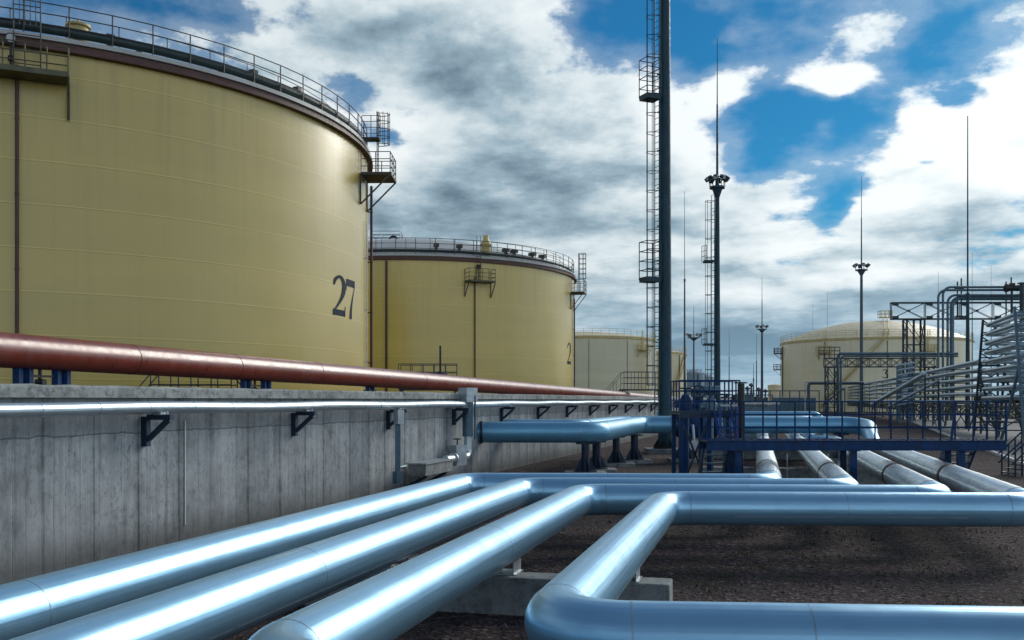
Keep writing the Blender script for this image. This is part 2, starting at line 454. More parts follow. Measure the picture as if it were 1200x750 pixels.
tag(mb.build('grass', M['grass'], smooth=False), 'short green grass on the verge beyond the grey road', 'grass', kind='stuff')
# loose stones
mb = MB()
for i in range(15000):
    Y = 8+16*R_.random()**1.1; X = R_.uniform(-2, 14) if i % 4 else R_.uniform(-.2, .45)*Y
    s = .008+.026*R_.random()**2.2
    if R_.random() < .02: s *= R_.uniform(1.5, 2.4)
    o = len(mb.v); a = R_.random()*6.3
    for j in range(4):
        g = a+j*PI/2+R_.uniform(-.3,.3); q = s*R_.uniform(.7,1.2)
        mb.v.append(V((X+math.cos(g)*q, Y+math.sin(g)*q, s*.12*R_.random())))
    mb.v.append(V((X+R_.uniform(-.4,.4)*s, Y+R_.uniform(-.4,.4)*s, s*R_.uniform(.6,1.0))))
    mb.f += [(o+j, o+(j+1) % 4, o+4) for j in range(4)]
tag(mb.build('gravel', M['stone'], smooth=False), 'loose dark purple brown gravel between the pipes', 'gravel', kind='stuff')
mb = MB()
for i in range(130):
    x, y = R_.uniform(.5, 12), R_.uniform(10, 24)
    if i % 3 == 0: y = R_.uniform(14.5, 16.6)
    for j in range(R_.randint(8, 26)):
        px, py = x+R_.gauss(0,.16), y+R_.gauss(0,.12); a = R_.random()*6.3; h = R_.uniform(.03,.11); l = R_.uniform(.02,.08)
        dx, dy = math.cos(a), math.sin(a)
        mb.add([(px-dy*.008,py+dx*.008,0),(px+dy*.008,py-dx*.008,0),(px+dx*l,py+dy*l,h)], [(0,1,2)])
tag(mb.build('weeds', M['weed'], smooth=False), 'small green weeds growing in the gravel', 'weeds', kind='stuff')
# far wood on the horizon
mb = MB()
for i in range(2600):
    Y = R_.uniform(900, 1080); X = R_.uniform(-420, 900); h = R_.uniform(2, 9)*(0.6+.4*math.sin(X*.011)**2)
    for q in range(3):
        c = V((X+R_.uniform(-3,3), Y, h*R_.uniform(.25,.9))); r = R_.uniform(1.2,3.0)
        mb.add([c+V((-r,0,-r*.5)), c+V((r,0,-r*.6)), c+V((r*.7,0,r*.5)), c+V((-.1*r,0,r)), c+V((-r*.8,0,r*.4))], [(0,1,2,3,4)])
tag(mb.build('far_wood', M['trees'], smooth=False), 'low dark wood along the horizon', 'trees', kind='stuff')

# ------------------------------------------------------------------ the four foreground pipes
PR, PZ, U1 = .29, .944, .253
def p3(x, y, z=PZ): return V((x, y, z))
def run(corner, Y): return corner[0]+U1*(Y-corner[1])
back = [(-1.05,21.2), (.17,19.9), (1.28,18.4), (2.57,16.9)]
front = [3.4, 4.9, 6.35, 7.7]
right = [(5.51,20.95), (6.73,19.65), (7.93,18.15), (8.83,16.62)]
pipe_labels = ['silver clad foreground pipe nearest the concrete wall, its far leg the leftmost of four',
               'silver clad pipe second out from the concrete wall, running beside the wall pipe',
               'silver clad pipe third out from the concrete wall, its near elbow at the bottom edge',
               'silver clad foreground pipe farthest from the wall, with the big near elbow']
for i in range(4):
    bx, by = back[i]; fy = front[i]; fx = run(back[i], fy); rx_, ry = right[i]
    far = []
    if i == 0: far = [p3(rx_+.25*38, ry+38)]
    if i == 1: far = [p3(rx_+.25*35, ry+35)]
    if i == 2:
        cy = 43.2; far = [p3(rx_+.25*(cy-ry), cy), p3(13.35, cy+.2), p3(13.35+.25*12, cy+12)]
    if i == 3:
        far = [p3(rx_+.257*(40.4-ry), 40.4), V((rx_+.257*(42.0-ry), 42.0, 1.3))]
    path = [p3(fx+14, fy-14*.076), p3(fx, fy), p3(bx, by), p3(rx_, ry)]+far
    pts, joints = fillet(path, .58, 5)
    t = thing('insulated_pipe', (fx, fy, 0), pipe_labels[i], 'pipe', 'silver pipes in the foreground')
    MB().sweep(pts, PR, 56).build('pipe_body', M['clad'], t)
    b = [(p, tg, PR+.003, .018) for p, tg in joints[:6]]
    # circumferential laps along the straight runs
    for a, c, gaps in ((path[1], path[2], (5.3+i*.4,)), (path[2], path[3], (3.1,)), (path[0], path[1], (3.0, 9.5, 12.0))):
        d = (c-a).normalized()
        for g in gaps:
            if g < (c-a).length-1.2: b.append((a+d*g, d, PR+.002, .014))
    rings(b, 'lap_band', M['seam'], t)
    b = MB(); i0 = [k for k, p in enumerate(pts)]
    d = (path[2]-path[1]).normalized()
    strip_along(b, [path[1]+d*1.2, path[1]+d*((path[2]-path[1]).length-1.2)], PR, math.radians(-28 if i < 2 else -38)); b.build('lap_seam', M['seam'], t); b = MB()
    d = (path[3]-path[2]).normalized()
    strip_along(b, [path[2]+d*1.2, path[2]+d*((path[3]-path[2]).length-1.2)], PR, math.radians(-22))
    b.build('lap_seam', M['seam'], t)
    # worn, stained outer sleeve on the far leg
    d = (path[4]-path[3]).normalized(); L = (path[4]-path[3]).length
    MB().sweep([path[3]+d*1.0, path[3]+d*(L-1.3)], PR+.006, 48, caps=False).build('worn_sleeve', M['clad_worn'], t)
    b = MB(); ring_at(b, path[3]+d*(7.6 if i == 3 else 6.2 if i == 2 else 5.0), d, PR+.010, .34); b.build('rust_band', M['rust'], t)

# concrete sleepers under them
def sleeper(c, half, u, label, w=.46, h=.5):
    d = dirn(u); s = V((d.y, -d.x, 0)); c = V(c)
    rz = math.atan2(s.y, s.x)
    m = MB(); m.box((c.x, c.y, h/2), (half*2, w, h), rz)
    o = m.build('concrete_sleeper', M['block'], loc=(c.x, c.y, 0), rz=rz, smooth=False)
    bv = o.modifiers.new('edge', 'BEVEL'); bv.width = .018; bv.segments = 2
    return tag(o, label, 'concrete block', 'concrete sleepers under the pipes'), s
def saddle(sl, p, u):
    """steel shoe between a sleeper and a pipe"""
    d = dirn(u); s = V((d.y, -d.x, 0)); p = V((p[0], p[1], 0)); a = MB()
    rz = math.atan2(s.y, s.x)
    a.box((p.x, p.y, .508), (.34, .42, .012), rz)
    for q in (-.13, .13):
        a.box((p.x+s.x*q, p.y+s.y*q, .594), (.014, .40, .16), rz)
    w = WL[sl.name]; Mi = Matrix.Rotation(-sl.rotation_euler.z, 4, 'Z')
    me = bpy.data.meshes.new('saddle'); me.from_pydata([tuple(Mi @ (v-w)) for v in a.v], [], a.f); me.materials.append(M['galv'])
    o = bpy.data.objects.new('saddle', me); COL.objects.link(o); o.parent = sl; WL[o.name] = w
sl, sv = sleeper((.45, 12.85, 0), 1.62, U1, 'concrete sleeper under the near right pair of silver pipes')
for i in (2, 3):
    Y = 12.85+(.25 if i == 2 else -.25); saddle(sl, (run(back[i], Y), Y), U1)
sl, sv = sleeper((-2.75, 13.6, 0), 1.5, U1, 'concrete sleeper under the two pipes nearest the wall')
for i in (0, 1):
    Y = 13.6+(.2 if i == 0 else -.2); saddle(sl, (run(back[i], Y), Y), U1)
sl, sv = sleeper((10.0, 33.2, 0), 3.6, .25, 'long concrete sleeper under the far pipe legs behind the blue walkway')
for i in range(4):
    Y = 33.2+(10.0-(right[i][0]+.25*(33.2-right[i][1])))*.25*.9
    saddle(sl, (right[i][0]+.25*(Y-right[i][1]), Y), .25)
sl, sv = sleeper((12.6, 46.5, 0), 3.4, .25, 'most distant concrete sleeper under the far pipe legs', h=.5)
# thin white marker pipes by the far sleeper
for k, px in enumerate((922.5, 970.5)):
    m = MB(); p = V((gx(px,32), 32, 0)); m.tube(p, p+V((0,0,1.05)), .022, n=8); m.tube(p+V((0,0,.5)), p+V((0,0,.56)), .04, n=8)
    m.tube(p, p+V((0,0,.02)), .08, n=10); 
    tag(m.build('vent_pipe', M['pale'], loc=p), ['thin pale vent pipe standing between the two left far pipe legs', 'thin pale vent pipe standing right of the middle far pipe legs'][k], 'vent pipe')

# ------------------------------------------------------------------ concrete wall
Y0, Y1 = 5.0, 150.0
a0 = wp(Y0); L = (wp(Y1)-a0).length; rzw = math.atan2(WD.y, WD.x)
m = MB(); m.prism([a0, a0-WN*.42, a0-WN*.42+V((0,0,2.84)), a0+V((0,0,2.84))], WD*L)
wall = m.build('concrete_wall', M['wall'], loc=a0, rz=rzw, smooth=False)
tag(wall, 'long weathered grey concrete wall with vertical board marks running beside the pipes', 'wall')
m = MB(); q0 = a0+WN*.10
prof = [(0,2.843),(-.62,2.843),(-.60,3.05),(-.03,3.05),(0,3.015)]
ts = [0.0]
while ts[-1] < L: ts.append(ts[-1]+(.28 if ts[-1] < 45 else 1.2))
for k, tt_ in enumerate(ts):
    for i, (a, z) in enumerate(prof):
        jn = .012 if i < 2 else .02
        chip = R_.uniform(.02,.05) if (i in (3,4) and R_.random() < .07) else 0
        m.v.append(q0+WN*(a+R_.uniform(-jn,jn)*.7-chip*.5)+WD*tt_+V((0,0,z+(R_.uniform(-jn,jn)*.6 if i > 1 else 0)-chip*.6)))
for k in range(len(ts)-1):
    for i in range(5): m.f.append((k*5+i, k*5+(i+1) % 5, k*5+5+(i+1) % 5, k*5+5+i))
w_ = WL[wall.name]; Mi = Matrix.Rotation(-rzw, 4, 'Z')
me = bpy.data.meshes.new('coping'); me.from_pydata([tuple(Mi @ (v-w_)) for v in m.v], [], m.f); me.materials.append(M['coping'])
cop = bpy.data.objects.new('coping', me); COL.objects.link(cop); cop.parent = wall

# silver pipe on the wall
WZ, WO, WR = 2.655, .36, .113
YB = 33.9                                      # where it is broken by the drop pipe
def wallpipe(ya, yb, label, n):
    pts = []
    k = int((yb-ya)/1.2)
    for i in range(k+1):
        Y = ya+(yb-ya)*i/k
        pts.append(wp(Y, WO+.012*math.sin(Y*1.7), WZ-.012*math.sin(Y*.9+1)+.0))
    t = thing('wall_pipe', wp(ya, WO, 0), label, 'pipe')
    MB().sweep(pts, WR, 24).build('pipe_body', M['clad_small'], t)
    b = []; Y = ya+1.0
    while Y < yb and Y < 60:
        b.append((wp(Y, WO+.012*math.sin(Y*1.7), WZ-.012*math.sin(Y*.9+1)), WD, WR+.003, .022)); Y += R_.choice((.95, 1.25, 1.25))
    rings(b, 'lap_band', M['seam'], t, 20)
wallpipe(8, YB, 'slim silver pipe on the wall below its coping, left of the drop pipe', 0)
wallpipe(YB+.35, 120, 'slim silver pipe on the wall below its coping, right of the drop pipe', 1)
# brackets
for k in range(13):
    Y = 12.9+5.2*k
    p = wp(Y, 0, 0)
    t = thing('wall_bracket', wp(Y, .0, 1.95), f'dark blue triangular bracket on the wall, {ORD[k-1] if k else "nearest"} from the left in the photo' if k else 'dark blue triangular bracket on the wall just out of the left edge', 'bracket', 'dark blue brackets under the wall pipe')
    b = MB()
    b.bar(wp(Y, .062, 1.95), wp(Y, .062, 2.50), .12, .12, up=WN); b.build('wall_plate', M['blue_dark'], t)
    MB().bar(wp(Y, .12, 2.49), wp(Y, .62, 2.49), .11, .10).build('arm', M['blue_dark'], t)
    MB().bar(wp(Y, .12, 2.08), wp(Y, .54, 2.44), .09, .08).build('strut', M['blue_dark'], t)
    b = MB(); b.box(wp(Y, .36, 2.555), (.16, .16, .05), rzw); b.tube(wp(Y, .52, 2.54), wp(Y, .52, 2.60), .022, n=6); b.tube(wp(Y,.20,2.54), wp(Y,.20,2.60), .022, n=6)
    b.build('clamp', M['galv'], t)
# drop pipe with box cap, valve and trough
c = wp(YB+.18, .42, 0)
t = thing('drop_pipe', wp(YB+.18, .42, 0), 'grey blue drop pipe with a square box cap over the wall pipe', 'drop pipe')
rzb = rzw-.5
m = MB(); m.box(c+V((0,0,2.98)), (.50,.44,.50), rzb); o = m.build('cap_box', M['galv'], t, smooth=False)
MB().tube(c+V((0,0,1.55)), c+V((0,0,2.8)), .19, n=24).build('upper_sleeve', M['galv_blue'], t)
pts, _ = fillet([c+V((0,0,1.56)), c+V((0,0,.86)), c+V((0,0,.86))-WD*2.2], .26, 8)
MB().sweep(pts, .14, 20).build('pipe_body', M['clad_small'], t)
b = MB(); b.box(c+V((.06,0,2.2))+WN*.2, (.05,.05,1.5), rzb); b.build('side_rail', M['galv_blue'], t)
c2 = c-WD*1.05+V((0,0,.86))
t = thing('gate_valve', V((c2.x,c2.y,0)), 'grey box bodied valve with a small hand wheel at the foot of the drop pipe', 'valve')
m = MB(); m.box(c2+V((0,0,.10)), (.46,.44,.68), rzb); m.build('valve_body', M['galv'], t, smooth=False)
rings([(c2+WD*s, WD, .20, .10) for s in (-.42, .42)], 'flange', M['galv'], t, 20)
m = MB(); m.tube(c2+V((0,0,.44)), c2+V((0,0,.66)), .025, n=8); m.build('stem', M['black'], t)
m = MB(); m.sweep([c2+V((.13*math.cos(a),.13*math.sin(a),.64)) for a in [2*PI*i/16 for i in range(16)]], .02, 6, closed=True)
for a in (0, PI/2): m.tube(c2+V((.13*math.cos(a),.13*math.sin(a),.64)), c2-V((.13*math.cos(a),.13*math.sin(a),-.64)), .014, n=5)
m.build('hand_wheel', M['black'], t)
c3 = wp(YB-3.4, .55, .72)
t = thing('steel_trough', V((c3.x,c3.y,0)), 'open grey steel trough box fixed to the wall beside the valve', 'trough')
m = MB(); m.box(c3, (2.3,.56,.34), rzw); o = m.build('trough_body', M['block'], t, smooth=False); m = MB(); m.box(c3+V((0,0,.19)), (2.4,.64,.04), rzw); m.build('rim', M['galv'], t, smooth=False)
for s in (-.8, .8): m = MB(); m.bar(c3+WD*s-WN*.5+V((0,0,-.55)), c3+WD*s+WN*.2+V((0,0,-.2)), .08, .08); m.build('bracket', M['blue_dark'], t)
c4 = wp(27.9, .62, 0)
t = thing('conduit_post', c4, 'slim grey blue conduit post with a small square box at its top, beside the trough', 'conduit')
m = MB(); m.bar(c4+V((0,0,.45)), c4+V((0,0,2.45)), .15, .12); m.build('post', M['galv_blue'], t)
m = MB(); m.box(c4+V((.03,-.02,2.33)), (.22,.20,.40), rzb); m.build('junction_box', M['galv'], t, smooth=False)
m = MB(); m.box(c4+V((.0,0,.62)), (.22,.2,.34), rzb); m.tube(c4+V((0,0,.9)), c4+V((0,0,.9))+WD*.5, .06, n=8); m.build('clip', M['galv_blue'], t)
p = wp(19.3, .012, 0); m = MB(); m.tube(p+V((0,0,.35)), p+V((0,0,2.4)), .012, n=5)
tag(m.build('earth_wire', M['white'], loc=p), 'thin white earth wire running down the concrete wall', 'wire')

# ------------------------------------------------------------------ red pipe behind the wall
def redX(Y): return -12.86+WU*(Y-24.6)
def redp(Y, dz=0): return V((redX(Y), Y, 4.31-.0099*Y+dz))
t = thing('red_pipe', V((redX(20),20,0)), 'thick rust red pipe running above and behind the concrete wall', 'pipe')
MB().sweep([redp(10), redp(40), redp(160)], .45, 48).build('pipe_body', M['red'], t)
rt = (redp(60)-redp(30)).normalized()
for Y in (25.0, 45.6, 65, 84, 104, 124):
    m = MB(); m.sweep([redp(Y)-rt*.10, redp(Y)-rt*.10, redp(Y)+rt*.10, redp(Y)+rt*.10], [.44,.50,.50,.44], 40); m.build('clamp_ring', M['oxide'], t)
for Y in (29.3, 34.5, 40.2, 51, 57.5, 71, 78):
    m = MB(); ring_at(m, redp(Y), rt, .456, .05, 40); m.build('weld_seam', M['red_dark'], t)
k = 0
red_sup = ['leftmost blue post pair under the red pipe', 'blue post pair under the red pipe before the large tank, second from the left', 'blue post pair under the red pipe at the right edge of the large tank',
           'blue post pair under the red pipe near the box capped drop pipe', 'fifth blue post pair under the red pipe', 'blue post pair farthest along the red pipe']
for Y in (26.0, 36.0, 45.3, 64.5, 84.5, 104.5):
    p = redp(Y); t = thing('pipe_support', V((p.x,p.y,0)), red_sup[k], 'pipe support', 'blue supports under the red pipe'); k += 1
    for s in ((-.85, -.50, .50, .85) if Y < 40 else (-.28, .28)):
        q = p+WD*s; MB().bar((q.x,q.y,0), (q.x,q.y,p.z-.36), .17, .22).build('post', M['blue'], t)
    m = MB(); m.bar(p-WD*.62+V((0,0,-.62)), p+WD*.62+V((0,0,-.62)), .08, .06); m.tube(p-WD*.1+V((0,0,-.8)), p-WD*.1+V((0,0,-.42)), .05, n=8); m.tube(p-WD*.1-WN*.1+V((0,0,-.78)), p-WD*.1+WN*.15+V((0,0,-.78)), .09, n=10); m.build('tie_bar', M['black'], t)

# crossing platforms between wall and tanks
def crossing(c, w, d, zd, h, label, stairs=(1,1), ang=rzw, gear=False, name='crossing_platform', mat='blue_dark'):
    c = V(c); a = V((math.cos(ang), math.sin(ang), 0)); b = V((-a.y, a.x, 0))
    t = thing(name, V((c.x,c.y,0)), label, 'platform')
    def q(i, j, z): return c+a*(i*w/2)+b*(j*d/2)+V((0,0,z-c.z))
    m = MB(); m.bar(q(-1,0,zd-.06), q(1,0,zd-.06), d, .14); m.build('deck', M[mat], t)
    for j in (-1, 1): m = MB(); railing(m, [q(-1,j,zd), q(1,j,zd)], h, .75, 3, .024); m.build('railing', M[mat], t)
    for i in (-.94, .94):
        for j in (-.9, .9): MB().bar(q(i,j,0), q(i,j,zd-.1), .12).build('leg', M[mat], t)
    for s, on in zip((-1, 1), stairs):
        if not on: continue
        m = MB(); e = zd*.85
        for j in (-1, 1):
            m.bar(q(s,j,zd), q(s,j,zd)+a*(s*e)+V((0,0,-zd)), .05, .18)
            m.tube(q(s,j,zd+h), q(s,j,zd+h)+a*(s*e)+V((0,0,-zd)), .024, n=5)
            for k in (.25, .5, .75): 
                p = q(s,j,zd)+a*(s*e*k)+V((0,0,-zd*k)); m.tube(p, p+V((0,0,h)), .022, n=5)
        for k in range(1, int(zd/.22)):
            f = k*.22/zd; m.bar(q(s,-1,zd)+a*(s*e*f)+V((0,0,-zd*f)), q(s,1,zd)+a*(s*e*f)+V((0,0,-zd*f)), .22, .03)
        m.build('stair', M[mat], t)
    return t
crossing((gx(228,37.5),37.5,0), 3.0, 1.0, 2.55, 1.25, 'dark blue stepped crossing seen under the red pipe before the large tank', (1,1), ang=.05)
crossing((gx(502,62),62,0), 3.6, 2.2, 3.55, 1.5, 'dark blue railed platform above the red pipe before the second tank', (0,0), ang=.05)
crossing((gx(622,90),90,0), 4.4, 2.0, 2.3, 1.3, 'dark railed platform under the red pipe at the right of the second tank', (0,0), ang=.1)
crossing((gx(750,108),108,0), 3.9, 2.2, 4.0, 1.9, 'dark railed platform above the red pipe end before the third tank', (1,0), ang=.05)
p = V((gx(516,63),63,0)); m = MB(); m.tube(p+V((0,0,3.5)), p+V((0,0,6.3)), .07, n=8); m.tube(p+V((0,0,3.5)), p+V((0,0,4.6)), .22, n=10); m.lathe([(.02,4.1),(.45,4.2),(.45,4.5),(.02,4.7)], p, 14)
tag(m.build('spindle_valve', M['blue_dark'], loc=p), 'dark valve with a tall spindle on the railed platform before the second tank', 'valve')
# small white plate "83" under the red pipe
def text_mesh(body, size, mat, name, parent, org, xdir, updir):
    cu = bpy.data.curves.new('t', 'FONT'); cu.body = body; cu.size = size; cu.extrude = .004
    ob = bpy.data.objects.new('t', cu); COL.objects.link(ob)
    dg = bpy.context.evaluated_depsgraph_get(); me0 = ob.evaluated_get(dg).to_mesh()
    xd, ud = V(xdir).normalized(), V(updir).normalized(); nd = xd.cross(ud)
    m = MB(); m.add([V(org)+xd*v.co.x+ud*v.co.y+nd*v.co.z for v in me0.vertices], [tuple(p.vertices) for p in me0.polygons])
    ob.evaluated_get(dg).to_mesh_clear(); bpy.data.objects.remove(ob); bpy.data.curves.remove(cu)
    return m.build(name, mat, parent, smooth=False)
p = V((gx(668,80), 80, 0)); t = thing('number_plate', p, 'small dark plate with the white number 83 under the red pipe', 'sign')
m = MB(); m.box(p+V((0,0,2.98)), (.62,.04,.46)); m.tube(p, p+V((0,.06,2.9)), .05, n=6); m.build('plate', M['blue_dark'], t)
text_mesh('83', .52, M['white'], 'lettering', t, p+V((-.30,-.035,2.80)), (1,0,0), (0,0,1))

# ------------------------------------------------------------------ tanks
def surf_ang(C, R, px):
    """angle on a tank's near side seen along the ray through px"""
    u = (px-600)/F; d = V((u,1)).normalized(); c = V((C[0],C[1])); b = d.dot(c); q = b*b-(c.dot(c)-R*R)
    if q < 0: q = 0
    s = b-math.sqrt(q); p = d*s
    return math.atan2(p.y-c.y, p.x-c.x), p.y
def ribbon(mb, C, R, a0, a1, z0, z1, strokes):
    """strokes: lists of (x, y, halfwidth_x, halfwidth_y) in a unit box, laid on the tank wall"""
    for st in strokes:
        L_, Rr = [], []
        for i, (x, y, w) in enumerate(st):
            x0, y0, _ = st[max(i-1,0)]; x1, y1, _ = st[min(i+1,len(st)-1)]
            d = V((x1-x0, y1-y0)).normalized(); n = V((-d.y, d.x)); w = w*.88
            L_.append((x+n.x*w, y+n.y*w)); Rr.append((x-n.x*w, y-n.y*w))
        o = len(mb.v)
        for (lx,ly),(sx,sy) in zip(L_, Rr):
            for x, y in ((lx,ly),(sx,sy)):
                a = a0+(a1-a0)*x; mb.v.append(V((C[0]+(R+.02)*math.cos(a), C[1]+(R+.02)*math.sin(a), z0+(z1-z0)*y)))
        for i in range(len(st)-1): mb.f.append((o+2*i, o+2*i+1, o+2*i+3, o+2*i+2))
def dense(st, k=5):
    out = []
    n = len(st)
    for i in range(n-1):
        p0, p1, p2, p3_ = st[max(i-1,0)], st[i], st[i+1], st[min(i+2,n-1)]
        for j in range(k):
            t = j/k; r = []
            for q in range(3):
                r.append(.5*((2*p1[q])+(-p0[q]+p2[q])*t+(2*p0[q]-5*p1[q]+4*p2[q]-p3_[q])*t*t+(-p0[q]+3*p1[q]-3*p2[q]+p3_[q])*t**3))
            out.append(tuple(r))
    out.append(st[-1]); return out
TWO = [dense([(.06,.74,.03),(.10,.86,.05),(.22,.95,.04),(.36,.94,.055),(.46,.80,.09),(.44,.60,.085),(.32,.40,.05),(.16,.22,.03),(.05,.12,.025)]), [(.02,.085,.085),(.52,.085,.085)], [(.485,.02,.02),(.53,.27,.012)]]
SEVEN = [[(.03,.90,.10),(.52,.90,.10)], [(.03,.98,.02),(.02,.70,.012)], dense([(.51,.84,.015),(.40,.60,.025),(.31,.35,.045),(.27,.15,.065),(.26,.01,.075)])]
THREE = [dense([(.06,.80,.04),(.14,.92,.04),(.28,.96,.04),(.42,.86,.08),(.40,.68,.07),(.22,.55,.03)]), dense([(.22,.55,.03),(.42,.46,.07),(.50,.28,.09),(.40,.10,.07),(.22,.04,.04),(.08,.10,.04),(.04,.22,.05)])]

def platform_at(t, C, R, ang, z, w, d, h, mat, strut=1.5, deck_t=.12, r=.025, ladder=True, top=19.2):
    n = V((math.cos(ang), math.sin(ang), 0)); s = V((-n.y, n.x, 0)); c = V((C[0], C[1], 0))+n*R
    def q(i, o, zz_): return c+s*(i*w/2)+n*o+V((0,0,zz_))
    m = MB(); m.bar(q(-1,d/2+.05,z), q(1,d/2+.05,z), d, deck_t, up=(0,0,1))
    o = m.build('platform', mat, t)
    m = MB(); railing(m, [q(-1,.05,z), q(-1,d,z), q(1,d,z), q(1,.05,z)], h, .8, 3, r); m.build('guard_rail', mat, o)
    for i in (-1, 1):
        m = MB(); m.bar(q(i,.02,z-strut), q(i,d,z-.06), .08); m.bar(q(i,.02,z-strut), q(i,.02,z), .08); m.build('strut', mat, o)
    if ladder:
        m = MB()
        for i in (-.22, .22): m.tube(q(i*2/w,.25,z), q(i*2/w,.25,top), r*1.1, n=5)
        k = z+.3
        while k < top-.9: m.tube(q(-.44/w,.25,k), q(.44/w,.25,k), .015, n=4); k += .3
        m.build('ladder', mat, o)
    return o
def cage(mb, c, n, z0, z1, r=.36, bars=7, hoop=.8, th=.02):
    """safety cage of a ladder: half hoops bulging along n, joined by uprights"""
    n = V(n).normalized(); s = V((-n.y, n.x, 0)); c = V(c)
    def q(g, z): return V((c.x,c.y,z))+s*(math.cos(g)*r)+n*(math.sin(g)*r*1.9)
    z = z0
    while z <= z1+.01:
        mb.sweep([q(PI*i/10, z) for i in range(11)], th, 4); z += hoop
    for i in range(bars): g = PI*i/(bars-1); mb.tube(q(g,z0), q(g,z1), th*.8, n=4)

def tank(C, R, H, label, shell, roofm, rimm, railm, detail=2, dome=.07, name='storage_tank'):
    t = thing(name, (C[0],C[1],0), label, 'tank', 'oil storage tanks')
    n = 160 if detail > 1 else 96
    m = MB(); m.lathe([(R,0),(R,H)], (C[0],C[1],0), n); m.build('shell', shell, t)
    m = MB(); rise = R*dome*2
    prof = [(R-.02,H-.01)]+[(R*(1-i/14)+.001, H+.05+rise*(1-(1-i/14)**2)) for i in range(15)]
    m.lathe(prof, (C[0],C[1],0), n); m.build('roof', roofm, t)
    m = MB()
    m.lathe([(R+.015,H-.62),(R+.30,H-.60),(R+.30,H-.44),(R+.06,H-.42),(R+.06,H-.22),(R+.015,H-.2)], (C[0],C[1],0), n)
    m.build('wind_girder', rimm, t)
    m = MB(); m.lathe([(R+.012,H-.19),(R+.16,H-.17),(R+.16,H+.02),(R-.3,H+.10)], (C[0],C[1],0), n); m.build('eave', roofm, t)
    return t

# tank 27
C1, R1, H1 = (-28.6, 58.6), 19.8, 18.0
t27 = tank(C1, R1, H1, 'largest yellow storage tank on the left marked 27', M['tank'], M['roof'], M['oxide'], M['rail'], 2, .045)
m = MB(); ring_rail(m, C1, R1-.05, H1+.1, 1.32, 72, 3, .026, post_every=1); m.build('roof_railing', M['rail'], t27)
m = MB(); ring_rail(m, C1, R1-1.2, H1+.3, 1.1, 54, 2, .02, post_every=1); m.build('inner_railing', M['rail'], t27)
m = MB(); m.sweep([V((C1[0]+(R1-.28)*math.cos(2*PI*i/120), C1[1]+(R1-.28)*math.sin(2*PI*i/120), H1+.42)) for i in range(120)], .20, 10, closed=True)
m.build('foam_ring_pipe', M['green_dark'], t27)
def downpipe(t, C, R, px, z1, r=.07, mat=None, off=.16, z0=0):
    a, Y = surf_ang(C, R, px); n = V((math.cos(a), math.sin(a), 0)); c = V((C[0],C[1],0))+n*(R+off)
    m = MB(); m.tube(c+V((0,0,z0)), c+V((0,0,z1)), r, n=10)
    z = 2.0
    while z < z1: m.bar(c-n*off+V((0,0,z)), c+n*.10+V((0,0,z)), .05, .07); ring_at(m, c+V((0,0,z)), (0,0,1), r+.02, .06, 10); z += 3.1
    m.build('downpipe', mat or M['oxide'], t); return a
downpipe(t27, C1, R1, 20, 16.6, .075)
a, Y = surf_ang(C1, R1, 431.2); downpipe(t27, C1, R1, 431.0, 16.0, .085, off=.22)
downpipe(t27, C1, R1, 427.5, 13.5, .03, M['galv'], off=.10)
aL, YL = surf_ang(C1, R1, 18)
pl = platform_at(t27, C1, R1, aL, 16.15, 4.0, 1.2, 1.1, M['olive_steel'], 1.55, .22, .03, False)
n = V((math.cos(aL), math.sin(aL), 0)); s = V((-n.y, n.x, 0)); c = V((C1[0],C1[1],0))+n*(R1+.45)
m = MB()
for q in (-.05, .95, .17, .37, .57, .77): m.tube(c+s*q+V((0,0,16.2 if q in (-.05,.95) else 18.2)), c+s*q+V((0,0,20.4)), .03 if q in (-.05,.95) else .018, n=5)
for z in (16.6,17.2,17.8,18.4,19.0,19.6,20.2): m.tube(c-s*.05+V((0,0,z)), c+s*.95+V((0,0,z)), .022, n=5)
m.build('access_ladder', M['rail'], t27)
g = V((C1[0],C1[1],0))+n*(R1+.3)-s*.15
m = MB(); m.tube(g+V((0,0,16.2)), g+V((0,0,17.45)), .05, n=8); m.tube(g+V((0,0,17.6))-n*.1, g+V((0,0,17.6))+n*.12, .22, n=20); m.tube(g+V((0,0,16.7)), g+V((0,0,16.9)), .12, n=10); o = m.build('gauge', M['black'], t27)
m = MB(); m.tube(g+V((0,0,17.6))+n*.121, g+V((0,0,17.6))+n*.135, .17, n=20); m.build('dial', M['pale'], o)
a, Y = surf_ang(C1, R1-.9, 92); c = V((C1[0]+(R1-1.0)*math.cos(a), C1[1]+(R1-1.0)*math.sin(a), H1))
m = MB(); m.lathe([(0,.1),(.42,.1),(.42,.95),(.52,.96),(.52,1.06),(.1,1.14),(0,1.14)], c, 24); m.tube(c+V((0,0,1.1)), c+V((0,0,1.3)), .05, n=6); m.build('roof_nozzle', M['cream'], t27)
for px, hgt in ((165, .5), (352, .9), (374, .75), (130, .6), (262, .55), (300,.8)):
    a, Y = surf_ang(C1, R1-.9, px); c = V((C1[0]+(R1-1.1)*math.cos(a), C1[1]+(R1-1.1)*math.sin(a), H1+.1))
    m = MB(); m.tube(c, c+V((0,0,hgt)), .14, n=12); m.box(c+V((0,0,hgt+.12)), (.34,.34,.22), a); m.build('roof_fitting', M['rail'], t27)
